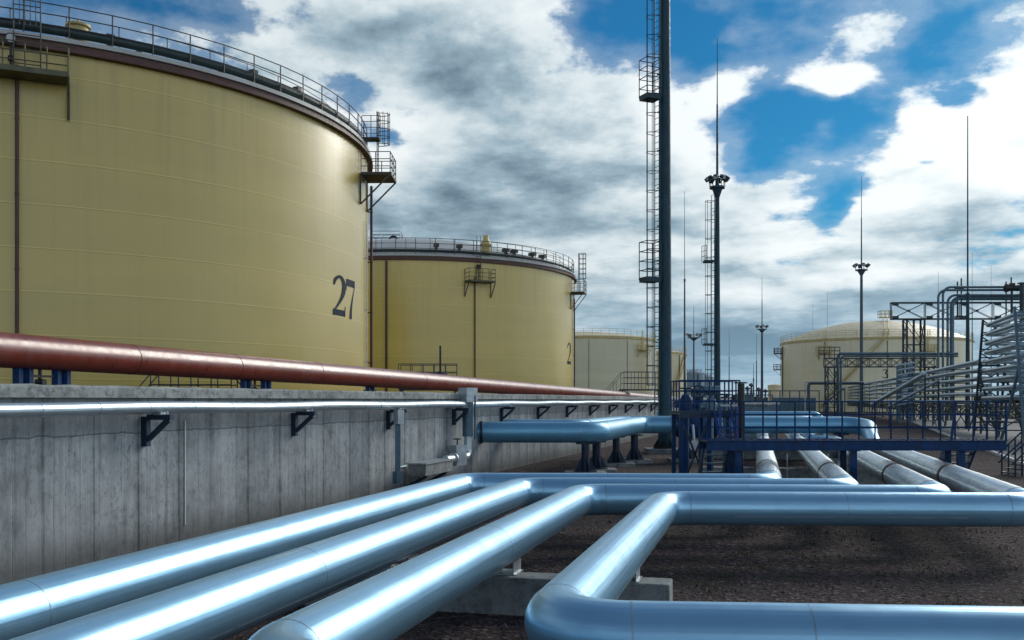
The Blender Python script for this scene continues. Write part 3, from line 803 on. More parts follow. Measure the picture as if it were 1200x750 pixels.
# right side platform with caged ladder
aR, YR = surf_ang(C1, R1, 424)
pl = platform_at(t27, C1, R1, aR+.028, 16.0, 2.3, 1.75, 1.25, M['rail'], 1.8, .16, .026, False)
n = V((math.cos(aR+.03), math.sin(aR+.03), 0)); s = V((-n.y,n.x,0)); c = V((C1[0],C1[1],0))+n*(R1+.75)
m = MB(); cage(m, c+s*.55, n, 18.1, 20.0, .38, 7, .45, .022)
for q in (.3, .8): m.tube(c+s*q+V((0,0,16.0)), c+s*q+V((0,0,20.0)), .028, n=5)
z = 16.3
while z < 20: m.tube(c+s*.3+V((0,0,z)), c+s*.8+V((0,0,z)), .016, n=4); z += .3
m.build('caged_ladder', M['rail'], t27)
m = MB(); railing(m, [c-n*.9+s*.2+V((0,0,H1+.35)), c+n*.2+s*.2+V((0,0,H1+.35)), c+n*.2-s*.6+V((0,0,H1+.35))], 1.4, .6, 4, .022); m.bar(c-n*.9+s*.1+V((0,0,H1+.3)), c+n*.2+s*.1+V((0,0,H1+.3)), .8, .1); m.build('ladder_landing', M['rail'], t27)
a2, y2 = surf_ang(C1, R1, 389.5); a3, y3 = surf_ang(C1, R1, 419)
zt, zb = zz(320, y2), zz(369, y2)
hs = (zt-zb)
m = MB()
ribbon(m, C1, R1, a2, a2+(a3-a2)*.82, zb, zt, TWO)
aa, yy = surf_ang(C1, R1, 405.5); ribbon(m, C1, R1, aa, aa+(a3-a2)*.72, zb-.05, zt-.05, SEVEN)
m.build('tank_number', M['number'], t27)

# tank behind it
C2, R2, H2 = (-12.1, 121.8), 19.8, 18.0
t2 = tank(C2, R2, H2, 'second yellow storage tank with a red brown rim, behind the one marked 27', M['tank2'], M['roof'], M['oxide'], M['rail'], 2, .105)
m = MB(); ring_rail(m, C2, R2-.05, H2+.1, 1.6, 60, 3, .032); m.build('roof_railing', M['rail'], t2)
m = MB(); ring_rail(m, C2, R2-1.3, H2+.3, 1.6, 44, 3, .025, .2, 2*PI); m.build('inner_railing', M['rail'], t2)
m = MB(); m.sweep([V((C2[0]+(R2-.28)*math.cos(2*PI*i/100), C2[1]+(R2-.28)*math.sin(2*PI*i/100), H2+.42)) for i in range(100)], .16, 8, closed=True); m.build('foam_ring_pipe', M['green_dark'], t2)
downpipe(t2, C2, R2, 453, 17.3, .12); downpipe(t2, C2, R2, 556, 15.8, .07); downpipe(t2, C2, R2, 671.5, 15, .09)
a, Y = surf_ang(C2, R2, 560); platform_at(t2, C2, R2, a, 15.3, 3.0, 1.2, 1.3, M['olive_steel'], 1.6, .18, .03, True, 20.2)
c = V((C2[0]+(R2+.3)*math.cos(a), C2[1]+(R2+.3)*math.sin(a), 16.9)); m = MB(); m.tube(c-V((0,0,1.5)), c, .06, n=6); m.lathe([(0,-.25),(.25,-.2),(.25,.2),(0,.25)], c, 12); m.build('gauge', M['black'], t2)
a, Y = surf_ang(C2, R2-.9, 570); c = V((C2[0]+(R2-1)*math.cos(a), C2[1]+(R2-1)*math.sin(a), H2+.1)); m = MB(); m.lathe([(0,0),(.5,0),(.5,1.3),(.7,1.35),(.3,2.0),(.3,2.4),(0,2.4)], c, 16); m.build('roof_nozzle', M['cream'], t2)
for px in (512, 540, 596, 606, 628, 640):
    a, Y = surf_ang(C2, R2-.9, px); c = V((C2[0]+(R2-1.4)*math.cos(a), C2[1]+(R2-1.4)*math.sin(a), H2+.3)); m = MB(); m.tube(c, c+V((0,0,.9)), .16, n=10); m.box(c+V((0,0,.9)), (.8,.5,.35), a); m.build('roof_fitting', M['rail'], t2)
aR, Y = surf_ang(C2, R2, 669); platform_at(t2, C2, R2, aR+.05, 15.6, 2.4, 1.5, 1.5, M['rail'], 2.0, .16, .03, False)
n = V((math.cos(aR+.05), math.sin(aR+.05), 0)); c = V((C2[0],C2[1],0))+n*(R2+.8)
m = MB(); cage(m, c, n, 17.3, 20.3, .45, 6, .6, .03)
for q in (-.25,.25): m.tube(c+V((q*-n.y,q*n.x,15.6)), c+V((q*-n.y,q*n.x,20.3)), .03, n=5)
m.build('caged_ladder', M['rail'], t2)
# centre platform on the roof
c = V((C2[0]-3.3, C2[1]-1, H2+R2*.205)); m = MB(); m.box(c+V((0,0,.1)), (3.6,3,.15)); railing(m, [c+V((-1.8,-1.5,.1)), c+V((1.8,-1.5,.1)), c+V((1.8,1.5,.1)), c+V((-1.8,1.5,.1))], 1.2, 1.2, 3, .05, True)
m.build('roof_platform', M['galv'], t2)
c = c+V((1.0,-1.6,.2)); m = MB(); m.sweep([c+V((math.cos(g)*.45,0,math.sin(g)*.45)) for g in [PI*i/12 for i in range(13)]], .12, 8); m.build('breather_vent', M['black'], t2)
a2, y2 = surf_ang(C2, R2, 664.5); a3, _ = surf_ang(C2, R2, 671)
m = MB(); ribbon(m, C2, R2, a2, a2+(a3-a2)*1.1, zz(427,y2), zz(401,y2), TWO); m.build('tank_number', M['number'], t2)

# third, fourth tanks
def far_tank(C, R, H, label, shell, rails=2, stair=None, plats=(), pipes=(), roofm=None, dome=.05):
    t = tank(C, R, H, label, shell, roofm or M['roof_cream'], M['cream'], M['rail'], 1, dome)
    m = MB(); ring_rail(m, C, R-.05, H+.1, 1.6, 60, rails, .035); m.build('roof_railing', M['cream'], t)
    for px, z in plats:
        a, Y = surf_ang(C, R, px); platform_at(t, C, R, a, z, 3.4, 1.6, 1.5, M['cream'], 1.8, .3, .05, True, H+1.6)
    for px, r in pipes: downpipe(t, C, R, px, H-1.0, r, M['olive_steel'])
    return t
C3 = (17.0, 253.0)
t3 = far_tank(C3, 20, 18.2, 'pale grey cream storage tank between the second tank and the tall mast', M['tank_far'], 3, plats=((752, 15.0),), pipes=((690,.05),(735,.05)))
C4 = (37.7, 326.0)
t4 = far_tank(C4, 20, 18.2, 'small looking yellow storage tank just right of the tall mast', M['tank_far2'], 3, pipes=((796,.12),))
def spiral(t, C, R, z0, z1, a0, a1, mat, w=.9):
    m = MB(); k = 40; o = []
    for i in range(k+1):
        f = i/k; a = a0+(a1-a0)*f; o.append((V((C[0]+(R+.12)*math.cos(a), C[1]+(R+.12)*math.sin(a), z0+(z1-z0)*f)), V((math.cos(a), math.sin(a), 0))))
    for (p, n), (p2, n2) in zip(o, o[1:]):
        m.bar(p+n*w, p2+n2*w, .08, .34); m.bar(p, p2, .08, .34); m.bar(p+n*.0, p+n*w, .26, .05)
        m.tube(p+n*w+V((0,0,1.1)), p2+n2*w+V((0,0,1.1)), .04, n=5); m.tube(p+n*w, p+n*w+V((0,0,1.1)), .035, n=4)
    m.build('spiral_stair', mat, t)
a0, _ = surf_ang(C4, 20.2, 786); a1, _ = surf_ang(C4, 20.2, 801.5); spiral(t4, C4, 20, 4, 17, a0, a1, M['cream'])
# silos
for k, (px, Y, r, top, lab) in enumerate(((813, 400, 4.2, 433, 'tallest of the grey blue silos right of the tall mast'), (826.5, 420, 3.4, 438, 'middle grey blue silo right of the tall mast'), (835, 430, 3.2, 443, 'lowest grey blue silo right of the tall mast'))):
    c = (gx(px,Y), Y, 0); h = zz(top, Y); t = thing('silo', c, lab, 'silo', 'grey silos in the distance')
    m = MB(); m.lathe([(r,0),(r,h-1.4)], c, 32); m.build('shell', M['silo'], t)
    m = MB(); m.lathe([(r+.12,h-1.6),(r+.12,h-1.35),(r*.5,h-.5),(.4,h),(0,h)], c, 32); m.build('roof', M['silo'], t)
    m = MB(); ring_rail(m, c, r*.8, h-1.2, 1.2, 14, 2, .05); m.tube(V(c)+V((-r-.2,0,0)), V(c)+V((-r-.2,0,h)), .12, n=5); m.build('railing', M['rod_far'], t)
# right tank "3"
C5, R5, H5 = (94.8, 257.0), 23.6, 18.0
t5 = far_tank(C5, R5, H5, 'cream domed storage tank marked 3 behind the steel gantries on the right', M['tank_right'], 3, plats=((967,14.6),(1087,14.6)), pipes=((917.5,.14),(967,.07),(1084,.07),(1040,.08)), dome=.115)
a0, _ = surf_ang(C5, R5, 962); a1, _ = surf_ang(C5, R5, 1039); spiral(t5, C5, R5, 1.0, 18.0, a0, a1, M['cream'], 1.0)
m = MB(); a = a1
p = V((C5[0]+(R5-.5)*math.cos(a), C5[1]+(R5-.5)*math.sin(a), H5+.6)); q = V((C5[0]+1.0, C5[1]-5, H5+R5*.23+.5))
for s in (-.5, .5): m.bar(p+V((s,0,0)), q+V((s,0,0)), .12, .3); m.tube(p+V((s,0,1.3)), q+V((s,0,1.3)), .07, n=5)
for i in range(9): x = p.lerp(q, i/8); m.tube(x+V((-.5,0,0)), x+V((-.5,0,1.3)), .06, n=4); m.tube(x+V((.5,0,0)), x+V((.5,0,1.3)), .06, n=4)
m.bar(q+V((-1.5,0,.1)), q+V((1.5,0,.1)), 2.0, .2); railing(m, [q+V((-1.5,-1,.2)), q+V((1.5,-1,.2)), q+V((1.5,1,.2)), q+V((-1.5,1,.2))], 1.6, 1.0, 2, .06, True)
m.build('roof_stair', M['cream'], t5)
aa, yy = surf_ang(C5, R5, 914.5)
for z, an in ((15.2, aa+.12), (11.0, aa-.02)): platform_at(t5, C5, R5, an, z, 2.0, 1.8, 1.4, M['oxide'], 1.6, .25, .05, False)
a2, y2 = surf_ang(C5, R5, 1034); a3, _ = surf_ang(C5, R5, 1045)
m = MB(); ribbon(m, C5, R5, a2, a2+(a3-a2)*1.1, zz(443.5,y2), zz(432.5,y2), THREE); m.build('tank_number', M['number'], t5)
c = (gx(909,330), 330, 0); tt = thing('storage_tank', c, 'tiny cream tank at the left foot of the tank marked 3', 'tank', 'oil storage tanks')
m = MB(); m.lathe([(2.6,0),(2.6,zz(452,330))], c, 32); m.build('shell', M['tank_right'], tt); m = MB(); m.lathe([(2.7,zz(452.5,330)),(2.7,zz(451.5,330)),(0,zz(449.5,330))], c, 32); m.build('roof', M['roof_cream'], tt)

# ------------------------------------------------------------------ big pipes from the wall and across
BR, BZ = .39, 1.66
t = thing('cross_pipe', wp(36.5), 'thick blue grey pipe leaving the concrete wall, stepping back and crossing behind the blue walkway', 'pipe')
path = [wp(36.5, -.2, BZ-.05), V((3.17,36.5,BZ-.05)), V((5.85,45.3,BZ)), V((16.25,45.0,BZ)), V((15.35,41.95,1.28))]
pts, joints = fillet(path, [.85,.85,1.0], 6)
rr = [BR]*len(pts); rr[-1] = PR+.01; rr[-2] = BR
MB().sweep(pts, rr, 48).build('pipe_body', M['clad_blue'], t)
rings([(p, tg, BR+.005, .04) for p, tg in joints]+[(path[2].lerp(path[3], f), path[3]-path[2], BR+.004, .03) for f in (.35, .7)], 'lap_band', M['seam'], t)
m = MB(); q = wp(36.5, .06, BZ-.05); ring_at(m, q, (1,0,0), BR+.03, .10); m.build('wall_collar', M['blue_dark'], t)
m = MB()
for dx in (-.09, .09): ring_at(m, V((gx(792,45.2)+dx,45.2,BZ)), (1,0,0), BR+.17, .09)
for i in range(16):
    g = 2*PI*i/16; m.tube(V((gx(792,45.2)-.2,45.2+.5*math.cos(g),BZ+.5*math.sin(g))), V((gx(792,45.2)+.2,45.2+.5*math.cos(g),BZ+.5*math.sin(g))), .028, n=6)
m.build('flange', M['blue_dark'], t)
t = thing('cross_pipe', wp(39.2), 'second thick blue grey pipe leaving the wall just behind the first', 'pipe')
path = [wp(39.2, -.2, BZ), V((2.75,39.2,BZ)), V((5.55,48.2,BZ)), V((14.5,47.9,BZ)), V((16.5,55,BZ))]
pts, joints = fillet(path, .85, 6); MB().sweep(pts, BR*.96, 40).build('pipe_body', M['clad_blue'], t)
rings([(p, tg, BR+.004, .04) for p, tg in joints], 'lap_band', M['seam'], t)
t = thing('small_cross_pipe', V((gx(880,56),56,0)), 'slim silver blue pipe ending in a down elbow above the thick crossing pipe', 'pipe')
pts, joints = fillet([V((gx(770,56),56,zz(486,56))), V((gx(962,56),56,zz(486,56))), V((gx(962,56)+.2,55.8,0))], .5, 8); MB().sweep(pts, .19, 24).build('pipe_body', M['clad_blue'], t)
# posts under them
def pedestal(p, top, label, w=.30, mat='blue_dark', flare=.42):
    p = V(p); t = thing('pipe_pedestal', p, label, 'pipe support', 'dark blue posts under the thick pipes')
    m = MB(); m.box(p+V((0,0,.07)), (1.5,1.2,.14)); m.build('footing', M['block'], t, smooth=False)
    m = MB(); m.tube(p+V((0,0,.17)), p+V((0,0,top)), w/2, n=16); m.build('post', M[mat], t)
    m = MB(); m.box(p+V((0,0,.16)), (.8,.8,.035))
    for i in range(4):
        g = i*PI/2+.3; d = V((math.cos(g), math.sin(g), 0)); s = V((-d.y, d.x, 0))*.012
        m.prism([p+d*(w/2-.02)+V((0,0,.178))-s, p+d*flare+V((0,0,.178))-s, p+d*(w/2-.02)+V((0,0,.72))-s], s*2)
    m.build('base_plate', M[mat], t)
    m = MB(); m.box(p+V((0,0,top+.03)), (.7,.34,.06)); m.build('saddle', M[mat], t)
pedestal((gx(686,36.6),36.6,0), BZ-.05-BR-.06, 'dark blue post under the thick pipe elbow, left of the close pair', .30)
pedestal((gx(699,38.2),38.2,0), BZ-.05-BR-.06, 'dark blue post under the thick pipe elbow, right of the close pair', .32)
pedestal((gx(722,41.8),41.8,0), BZ-BR-.06, 'dark blue flared post under the middle of the receding thick pipe', .30)
pedestal((gx(743.5,44.0),44.0,0), BZ-BR-.06, 'dark blue flared post under the far bend of the thick pipe', .33)
pedestal((gx(803,44.9),44.9,0), BZ-BR-.06, 'wide dark blue flared post under the valve on the thick crossing pipe', .62, flare=.62)
pedestal((gx(985,45.0),45.0,0), BZ-BR-.06, 'dark blue post under the right end of the thick crossing pipe', .3)
# valve on the crossing pipe
p = V((gx(818,45.2),45.2,BZ))
t = thing('motor_valve', V((p.x,p.y,0)), 'big dark blue motor valve on the thick crossing pipe inside the raised platform', 'valve')
m = MB(); m.lathe([(.0,-.62),(.45,-.6),(.58,-.3),(.60,.2),(.45,.55),(.40,.8),(.55,.82),(.55,.95),(.25,.97),(.25,1.3),(0,1.3)], p, 28)
for dx in (-.75,.75): ring_at(m, p+V((dx,0,0)), (1,0,0), BR+.2, .12)
m.tube(p+V((-.75,0,0)), p+V((.75,0,0)), .44, n=24); m.build('valve_body', M['blue'], t)
m = MB(); m.box(p+V((0,0,1.55)), (.62,.55,.5)); m.tube(p+V((.3,0,1.6)), p+V((1.0,0,1.6)), .2, n=16); m.tube(p+V((0,0,1.8)), p+V((0,0,2.35)), .06, n=10); m.build('actuator', M['galv_blue'], t)
m = MB(); c = p+V((-.1,-.62,1.5)); m.sweep([c+V((.3*math.cos(2*PI*i/20),0,.3*math.sin(2*PI*i/20))) for i in range(20)], .03, 6, closed=True)
for g in (0, PI/3, 2*PI/3): m.tube(c-V((.3*math.cos(g),0,.3*math.sin(g))), c+V((.3*math.cos(g),0,.3*math.sin(g))), .02, n=5)
m.tube(c, c+V((0,.4,0)), .04, n=8); m.build('hand_wheel', M['black'], t)
m = MB(); c = V((gx(814,43.6),43.6,zz(522,43.6))); m.tube(c, c+V((0,.12,0)), .24, n=24); m.tube(c+V((0,.1,.2)), c+V((0,.4,.9)), .06, n=8); m.tube(c+V((0,-.02,0)), c+V((0,-.05,0)), .07, n=10); 
tag(m.build('drain_valve', M['galv'], loc=V((c.x,c.y,0))), 'round pale drain valve wheel under the thick crossing pipe', 'valve')

# ------------------------------------------------------------------ blue walkway
WY = 25.0
xa, xb = gx(828,WY), gx(1179,WY); zd = 1.76
t = thing('steel_walkway', V(((xa+xb)/2,WY,0)), 'long dark blue steel walkway with railings over the far pipe legs', 'walkway')
m = MB(); m.box(((xa+xb)/2, WY+.5, zd-.03), (xb-xa, .96, .04)); 
for i in range(40): 
    x = xa+(xb-xa)*(i+.5)/40; m.box((x, WY+.5, zd-.003), (.03,.94,.012))
m.build('deck', M['blue_dark'], t, smooth=False)
for y in (WY, WY+1.0):
    m = MB(); 
    m.box(((xa+xb)/2, y, zd-.105), (xb-xa, .05, .24)); sgn = -1 if y == WY else 1
    m.box(((xa+xb)/2, y+sgn*.04, zd+.018), (xb-xa, .11, .016)); m.box(((xa+xb)/2, y+sgn*.04, zd-.232), (xb-xa, .11, .016))
    m.build('edge_beam', M['blue'], t, smooth=False)
    m = MB(); railing(m, [V((gx(872,WY) if y == WY else xa,y,zd)), V((xb,y,zd))], 1.0, .83, 3, .014, post_r=.024)
    if y == WY: m.bar((gx(872,WY),y,zd+1.01), (xb,y,zd+1.01), .05, .03)
    m.build('railing', M['blue'], t)
m = MB(); railing(m, [V((xb,WY,zd)), V((xb,WY+1.0,zd))], 1.0, .5, 4, .02, post_r=.03); m.build('end_railing', M['blue'], t)
m = MB(); m.bar((gx(1115,WY),WY+.02,zd), (gx(1121,WY),WY+.02,zd+1.02), .05, .05); m.build('brace', M['blue'], t)
for px in (866, 1001, 1128):
    for y in (WY+.10, WY+.9):
        m = MB(); x = gx(px, WY); m.bar((x,y,0.02), (x,y,zd-.245), .17, .15); m.box((x,y,.02), (.34,.34,.04)); m.box((x,y,zd-.252),(.3,.3,.012)); m.build('leg', M['blue'], t)
def steps(t, x0, x1, y0, z0, y1, n, mat, name='stair'):
    m = MB()
    for x in (x0, x1): m.bar((x,y0,z0-.1), (x,y1,.05), .05, .2)
    for i in range(n):
        f = (i+.5)/n; m.bar((x0,y0+(y1-y0)*f,z0*(1-f)), (x1,y0+(y1-y0)*f,z0*(1-f)), .22, .035)
    m.build(name, mat, t)
steps(t, gx(1131,WY), gx(1166,WY), WY+1.05, zd-.05, WY+2.3, 7, M['blue'])
steps(t, gx(834,WY), gx(864,WY), WY+1.05, zd-.05, WY+2.2, 7, M['galv_blue'])

# raised valve platform
PY = 27.4
t = thing('valve_platform', V((gx(820,PY),PY,0)), 'raised dark blue railed platform at the left end of the walkway', 'platform')
xa2, xb2 = gx(796,PY), gx(867,PY); z2 = zz(482,PY)
m = MB(); m.box(((xa2+xb2)/2, PY+.7, z2-.05), (xb2-xa2, 1.4, .10)); m.box(((xa2+xb2)/2, PY-.03, z2-.08), (xb2-xa2, .06, .20)); m.build('deck', M['blue_dark'], t, smooth=False)
m = MB(); railing(m, [V((xa2,PY,z2)), V((xb2,PY,z2)), V((xb2,PY+1.4,z2)), V((xa2,PY+1.4,z2))], .86, .42, 3, .018, True, post_r=.022); m.build('railing', M['blue'], t)
for x in (xa2+.06, xb2-.06, (xa2+xb2)/2):
    for y in (PY+.08, PY+1.3):
        m = MB(); m.bar((x,y,.03), (x,y,z2-.1), .11); m.box((x,y,.02), (.26,.26,.03)); m.build('leg', M['blue'], t)
m = MB(); xl, xr = gx(844.5,PY-1.0), gx(864.5,PY-1.0)
for x in (xl, xr): m.bar((x,PY-.95,zd), (x,PY-.15,z2+.02), .07, .05); m.bar((x,PY-.95,zd), (x,PY-.95,zd+.9), .07, .05)
for i in range(4): f = (i+.5)/4; m.bar((xl,PY-.95+.8*f,zd+(z2-zd)*f), (xr,PY-.95+.8*f,zd+(z2-zd)*f), .16, .03)
m.build('ladder', M['blue_bright'], t)
m = MB(); m.bar((xl,PY-.95,zd+.9),(xr,PY-.95,zd+.9), .06, .05); m.build('top_bar', M['pale'], t)
m = MB()
for a, b in (((xa2+.06,PY+.06,.3),((xa2+xb2)/2,PY+.06,z2-.2)), (((xa2+xb2)/2,PY+.06,.3),(xa2+.06,PY+.06,z2-.2))): m.bar(a, b, .05)
m.build('brace', M['blue_dark'], t)
p = V((gx(868.5,PY-.6),PY-.6,0))
t = thing('valve_spindle', p, 'black valve spindle column rising beside the raised platform', 'valve')
m = MB(); m.tube(p, p+V((0,0,zz(452,PY))), .065, n=12); m.tube(p+V((0,0,zz(478,PY))), p+V((0,0,zz(450,PY))), .095, n=12); m.build('column', M['black'], t)
m = MB(); c = p+V((0,0,zz(449,PY))); m.sweep([c+V((.17*math.cos(2*PI*i/20),.17*math.sin(2*PI*i/20),0)) for i in range(20)], .02, 6, closed=True)
for g in (0, PI/2): m.tube(c-V((.17*math.cos(g),.17*math.sin(g),0)), c+V((.17*math.cos(g),.17*math.sin(g),0)), .014, n=5)
m.build('hand_wheel', M['black'], t)
# equipment inside the raised platform
def small_valve(p, top, label, mat):
    p = V(p); t = thing('small_valve', p, label, 'valve')
    m = MB(); m.tube(p, p+V((0,0,top-.5)), .09, n=10); m.lathe([(0,top-.75),(.2,top-.7),(.24,top-.45),(.12,top-.2),(0,top-.2)], p, 14); m.tube(p+V((-.35,0,top-.5)), p+V((.35,0,top-.5)), .11, n=10); m.build('valve_body', M[mat], t)
    m = MB(); c = p+V((0,0,top)); m.tube(p+V((0,0,top-.3)), c, .025, n=6); m.sweep([c+V((.2*math.cos(2*PI*i/16),.2*math.sin(2*PI*i/16),0)) for i in range(16)], .022, 5, closed=True)
    m.tube(c-V((.2,0,0)), c+V((.2,0,0)), .014, n=4); m.build('hand_wheel', M['black'], t)
small_valve((gx(804,30.5),30.5,0), zz(455,30.5), 'dark blue hand wheel valve at the left inside the raised platform', 'blue')
small_valve((gx(833,33),33,0), zz(459,33), 'grey blue hand wheel valve in the middle behind the raised platform', 'galv_blue')
small_valve((gx(850,35),35,0), zz(462,35), 'grey blue hand wheel valve at the right behind the raised platform', 'galv_blue')
# small handrail at the right edge by the road
p = V((gx(1195,36),36,0)); t = thing('stair_handrail', p, 'dark blue sloping handrail with posts at the right edge beside the road', 'handrail')
for y in (36, 37.0):
    m = MB()
    for k, x in enumerate((1190, 1198, 1206, 1214)):
        X = gx(x,36); h = .95+.22*k; m.tube((X,y,0), (X,y,h), .03, n=6)
    for dz in (0,-.35): m.tube((gx(1186,36),y,.80+dz), (gx(1214,36),y,1.61+dz), .032, n=6)
    m.build('railing', M['blue_dark'], t)
m = MB()
for k in range(5): m.box((gx(1191+6*k,36),36.5,.10+.15*k), (.22,1.0,.04))
m.build('tread', M['blue_dark'], t)

# ------------------------------------------------------------------ tall mast with caged ladder
def ladder_run(mb, c, n, z0, z1, w=.4, r=.022, rung=.35):
    n = V(n).normalized(); s = V((-n.y,n.x,0)); c = V(c)
    for q in (-w/2, w/2): mb.tube(V((c.x,c.y,z0))+s*q, V((c.x,c.y,z1))+s*q, r, n=5)
    z = z0+rung
    while z < z1: mb.tube(V((c.x,c.y,z))-s*w/2, V((c.x,c.y,z))+s*w/2, r*.65, n=4); z += rung
MY = 52.0; mx = gx(779.3, MY)
t = thing('lighting_mast', V((mx,MY,0)), 'tall dark steel mast in the middle with a caged ladder on its left side', 'mast', 'floodlight masts')
m = MB(); m.tube((mx,MY,.3), (mx,MY,38), .37, .20, n=14); m.build('pole', M['mast'], t)
m = MB(); m.tube((mx,MY,.25), (mx,MY,.35), .62, n=20)
for i in range(12): g = 2*PI*i/12; m.prism([(mx+.34*math.cos(g)-.01,MY+.34*math.sin(g),.35),(mx+.6*math.cos(g)-.01,MY+.6*math.sin(g),.35),(mx+.34*math.cos(g)-.01,MY+.34*math.sin(g),.8)], (.02,0,0)); m.tube((mx+.55*math.cos(g+.26),MY+.55*math.sin(g+.26),.34),(mx+.55*math.cos(g+.26),MY+.55*math.sin(g+.26),.48),.035,n=6)
m.build('base_flange', M['black'], t)
m = MB(); m.box((mx,MY,.12), (2.0,2.0,.25)); m.build('footing', M['block'], t, smooth=False)
ln = V((-1,-.45,0)).normalized(); lc = V((mx,MY,0))+ln*.50
m = MB(); ladder_run(m, lc, ln, 2.0, 37.5, .42, .026, .32); m.build('ladder', M['mast'], t)
m = MB(); cage(m, lc, ln, 3.6, 37.0, .33, 5, 1.02, .020)
z = 4.0
while z < 37: m.bar(V((mx,MY,z)), lc+V((0,0,z)), .05); z += 2.0
m.build('ladder_cage', M['mast'], t)
for z in (zz(329,MY), zz(117,MY)):
    o = MB(); c = lc+ln*.42; o.box(c+V((0,0,z)), (.85,.8,.26), math.atan2(ln.y,ln.x)); b = o.build('rest_platform', M['mast'], t, smooth=False)
    m = MB(); s = V((-ln.y,ln.x,0)); railing(m, [c+ln*.42+s*.4+V((0,0,z)), c+ln*.42-s*.4+V((0,0,z)), c-ln*.42-s*.4+V((0,0,z)), c-ln*.42+s*.4+V((0,0,z))], 2.0, .8, 4, .024, True); m.build('guard_rail', M['mast'], b)

def light_mast(px, Y, zl, ztop, label, r0=.35, r1=.18, lamps=6, plat=1.0, ladder=False, mat='mast', rod=.05, group='floodlight masts'):
    x = gx(px, Y); t = thing('floodlight_mast', V((x,Y,0)), label, 'mast', group)
    m = MB(); m.tube((x,Y,0), (x,Y,zl), r0, r1, n=12); m.build('pole', M[mat], t)
    m = MB(); zm = zl+(ztop-zl)*.55; m.tube((x,Y,zl), (x,Y,zm), r1*.6, r1*.4, n=8); m.tube((x,Y,zm), (x,Y,ztop), rod, rod*.5, n=6); m.build('lightning_rod', M[mat], t)
    m = MB(); m.tube((x,Y,zl-.35), (x,Y,zl-.15), plat, n=20)
    pts = [V((x+plat*math.cos(2*PI*i/16), Y+plat*math.sin(2*PI*i/16), zl+.75)) for i in range(16)]
    m.sweep(pts, .05, 5, closed=True)
    for p in pts[::2]: m.tube(p-V((0,0,.95)), p, .035, n=4)
    m.tube((x,Y,zl-1.3), (x,Y,zl-.35), r1, plat*.7, n=12)
    pf = m.build('lamp_platform', M[mat], t)
    for i in range(lamps):
        g = 2*PI*i/lamps+.4; d = V((math.cos(g), math.sin(g), 0)); c = V((x,Y,zl+.75))+d*plat*1.05
        m = MB(); m.bar(c-d*.05+V((0,0,.05)), c+d*.38-V((0,0,.22)), plat*.52, plat*.42); m.tube(c-V((0,0,.5)), c+V((0,0,.1)), .05, n=5)
        l = m.build('floodlight', M[mat], t)
        m = MB(); q = d*.38-V((0,0,.22)); m.bar(c+q*1.01, c+q*1.06, plat*.44, plat*.34); m.build('lens', M['pale'], l)
    if ladder:
        ln = V((-1,-.3,0)).normalized(); lc = V((x,Y,0))+ln*(r0+.12)
        m = MB(); ladder_run(m, lc, ln, 2, zl-1, .6, .035, .7); cage(m, lc, ln, 4, zl-1.6, .45, 4, 1.9, .03)
        z = 4
        while z < zl-1: m.bar((x,Y,z), lc+V((0,0,z)), .06); z += 3
        m.build('ladder', M[mat], t)
        for z in (zz(307,Y), zz(404,Y)):
            m = MB(); c = lc+ln*.5; m.box(c+V((0,0,z)), (1.0,1.1,.2)); s = V((-ln.y,ln.x,0)); railing(m, [c+ln*.5+s*.5+V((0,0,z)), c+ln*.5-s*.5+V((0,0,z))], 1.6, .5, 3, .03); m.build('rest_platform', M[mat], t)
    return t
light_mast(840.5, 100, zz(217,100), zz(45,100), 'dark floodlight mast with a ladder and lamp platform right of the tallest mast', .36, .22, 8, .78, True, 'mast', .06)
light_mast(813, 330, zz(395,330), zz(358,330), 'small distant twin arm floodlight mast over the silos', .35, .25, 4, 2.2, False, 'mast_far', .10)
light_mast(893, 300, zz(385,300), zz(325,300), 'distant floodlight mast between the masts and the tank marked 3', .45, .3, 6, 1.5, False, 'mast_far', .09)
light_mast(1009.5, 190, zz(315,190), zz(206,190), 'slim floodlight mast in front of the tank marked 3', .36, .25, 6, 1.15, False, 'mast_far', .07)
def rod_mast(px, Y, py, r, label, mat='mast_far', step=None):
    x = gx(px, Y); t = thing('lightning_mast', V((x,Y,0)), label, 'lightning rod', 'slender lightning rods')
    top = zz(py, Y); k = .62 if step is None else step
    m = MB(); m.tube((x,Y,0), (x,Y,top*k), r, r*.55, n=8); m.build('pole', M[mat], t)
    m = MB(); m.tube((x,Y,top*k), (x,Y,top*k+.4), r*.8, n=8); m.tube((x,Y,top*k), (x,Y,top), r*.32, r*.15, n=6); m.build('tip_rod', M[mat], t)
rod_mast(802.3, 170, 224, .22, 'slender rod between the tallest mast and the floodlight mast', step=.60)
rod_mast(854.5, 320, 384, .22, 'faint short rod just right of the dark floodlight mast', 'rod_far')
rod_mast(883, 420, 425, .45, 'shorter of the two close rods left of the distant floodlight mast', 'mast_far')
rod_mast(886.5, 380, 392, .30, 'taller of the two close rods left of the distant floodlight mast', 'mast_far')
rod_mast(952.5, 400, 356, .20, 'faint rod rising left behind the tank marked 3, shorter of two', 'rod_far')
rod_mast(969.5, 380, 342, .24, 'faint rod rising left behind the tank marked 3, taller of two', 'rod_far')
rod_mast(1134, 96, 136, .27, 'tallest dark rod at the right crossing the steel gantry', 'mast', step=.42)
rod_mast(1139.3, 200, 296, .16, 'thin rod just right of the tallest dark rod', 'rod_far')
rod_mast(1099.5, 180, 318, .14, 'thin rod standing behind the bend of the overhead pipes', 'rod_far')
rod_mast(1161.5, 210, 311, .14, 'thin faint rod near the right edge above the gantry', 'rod_far')

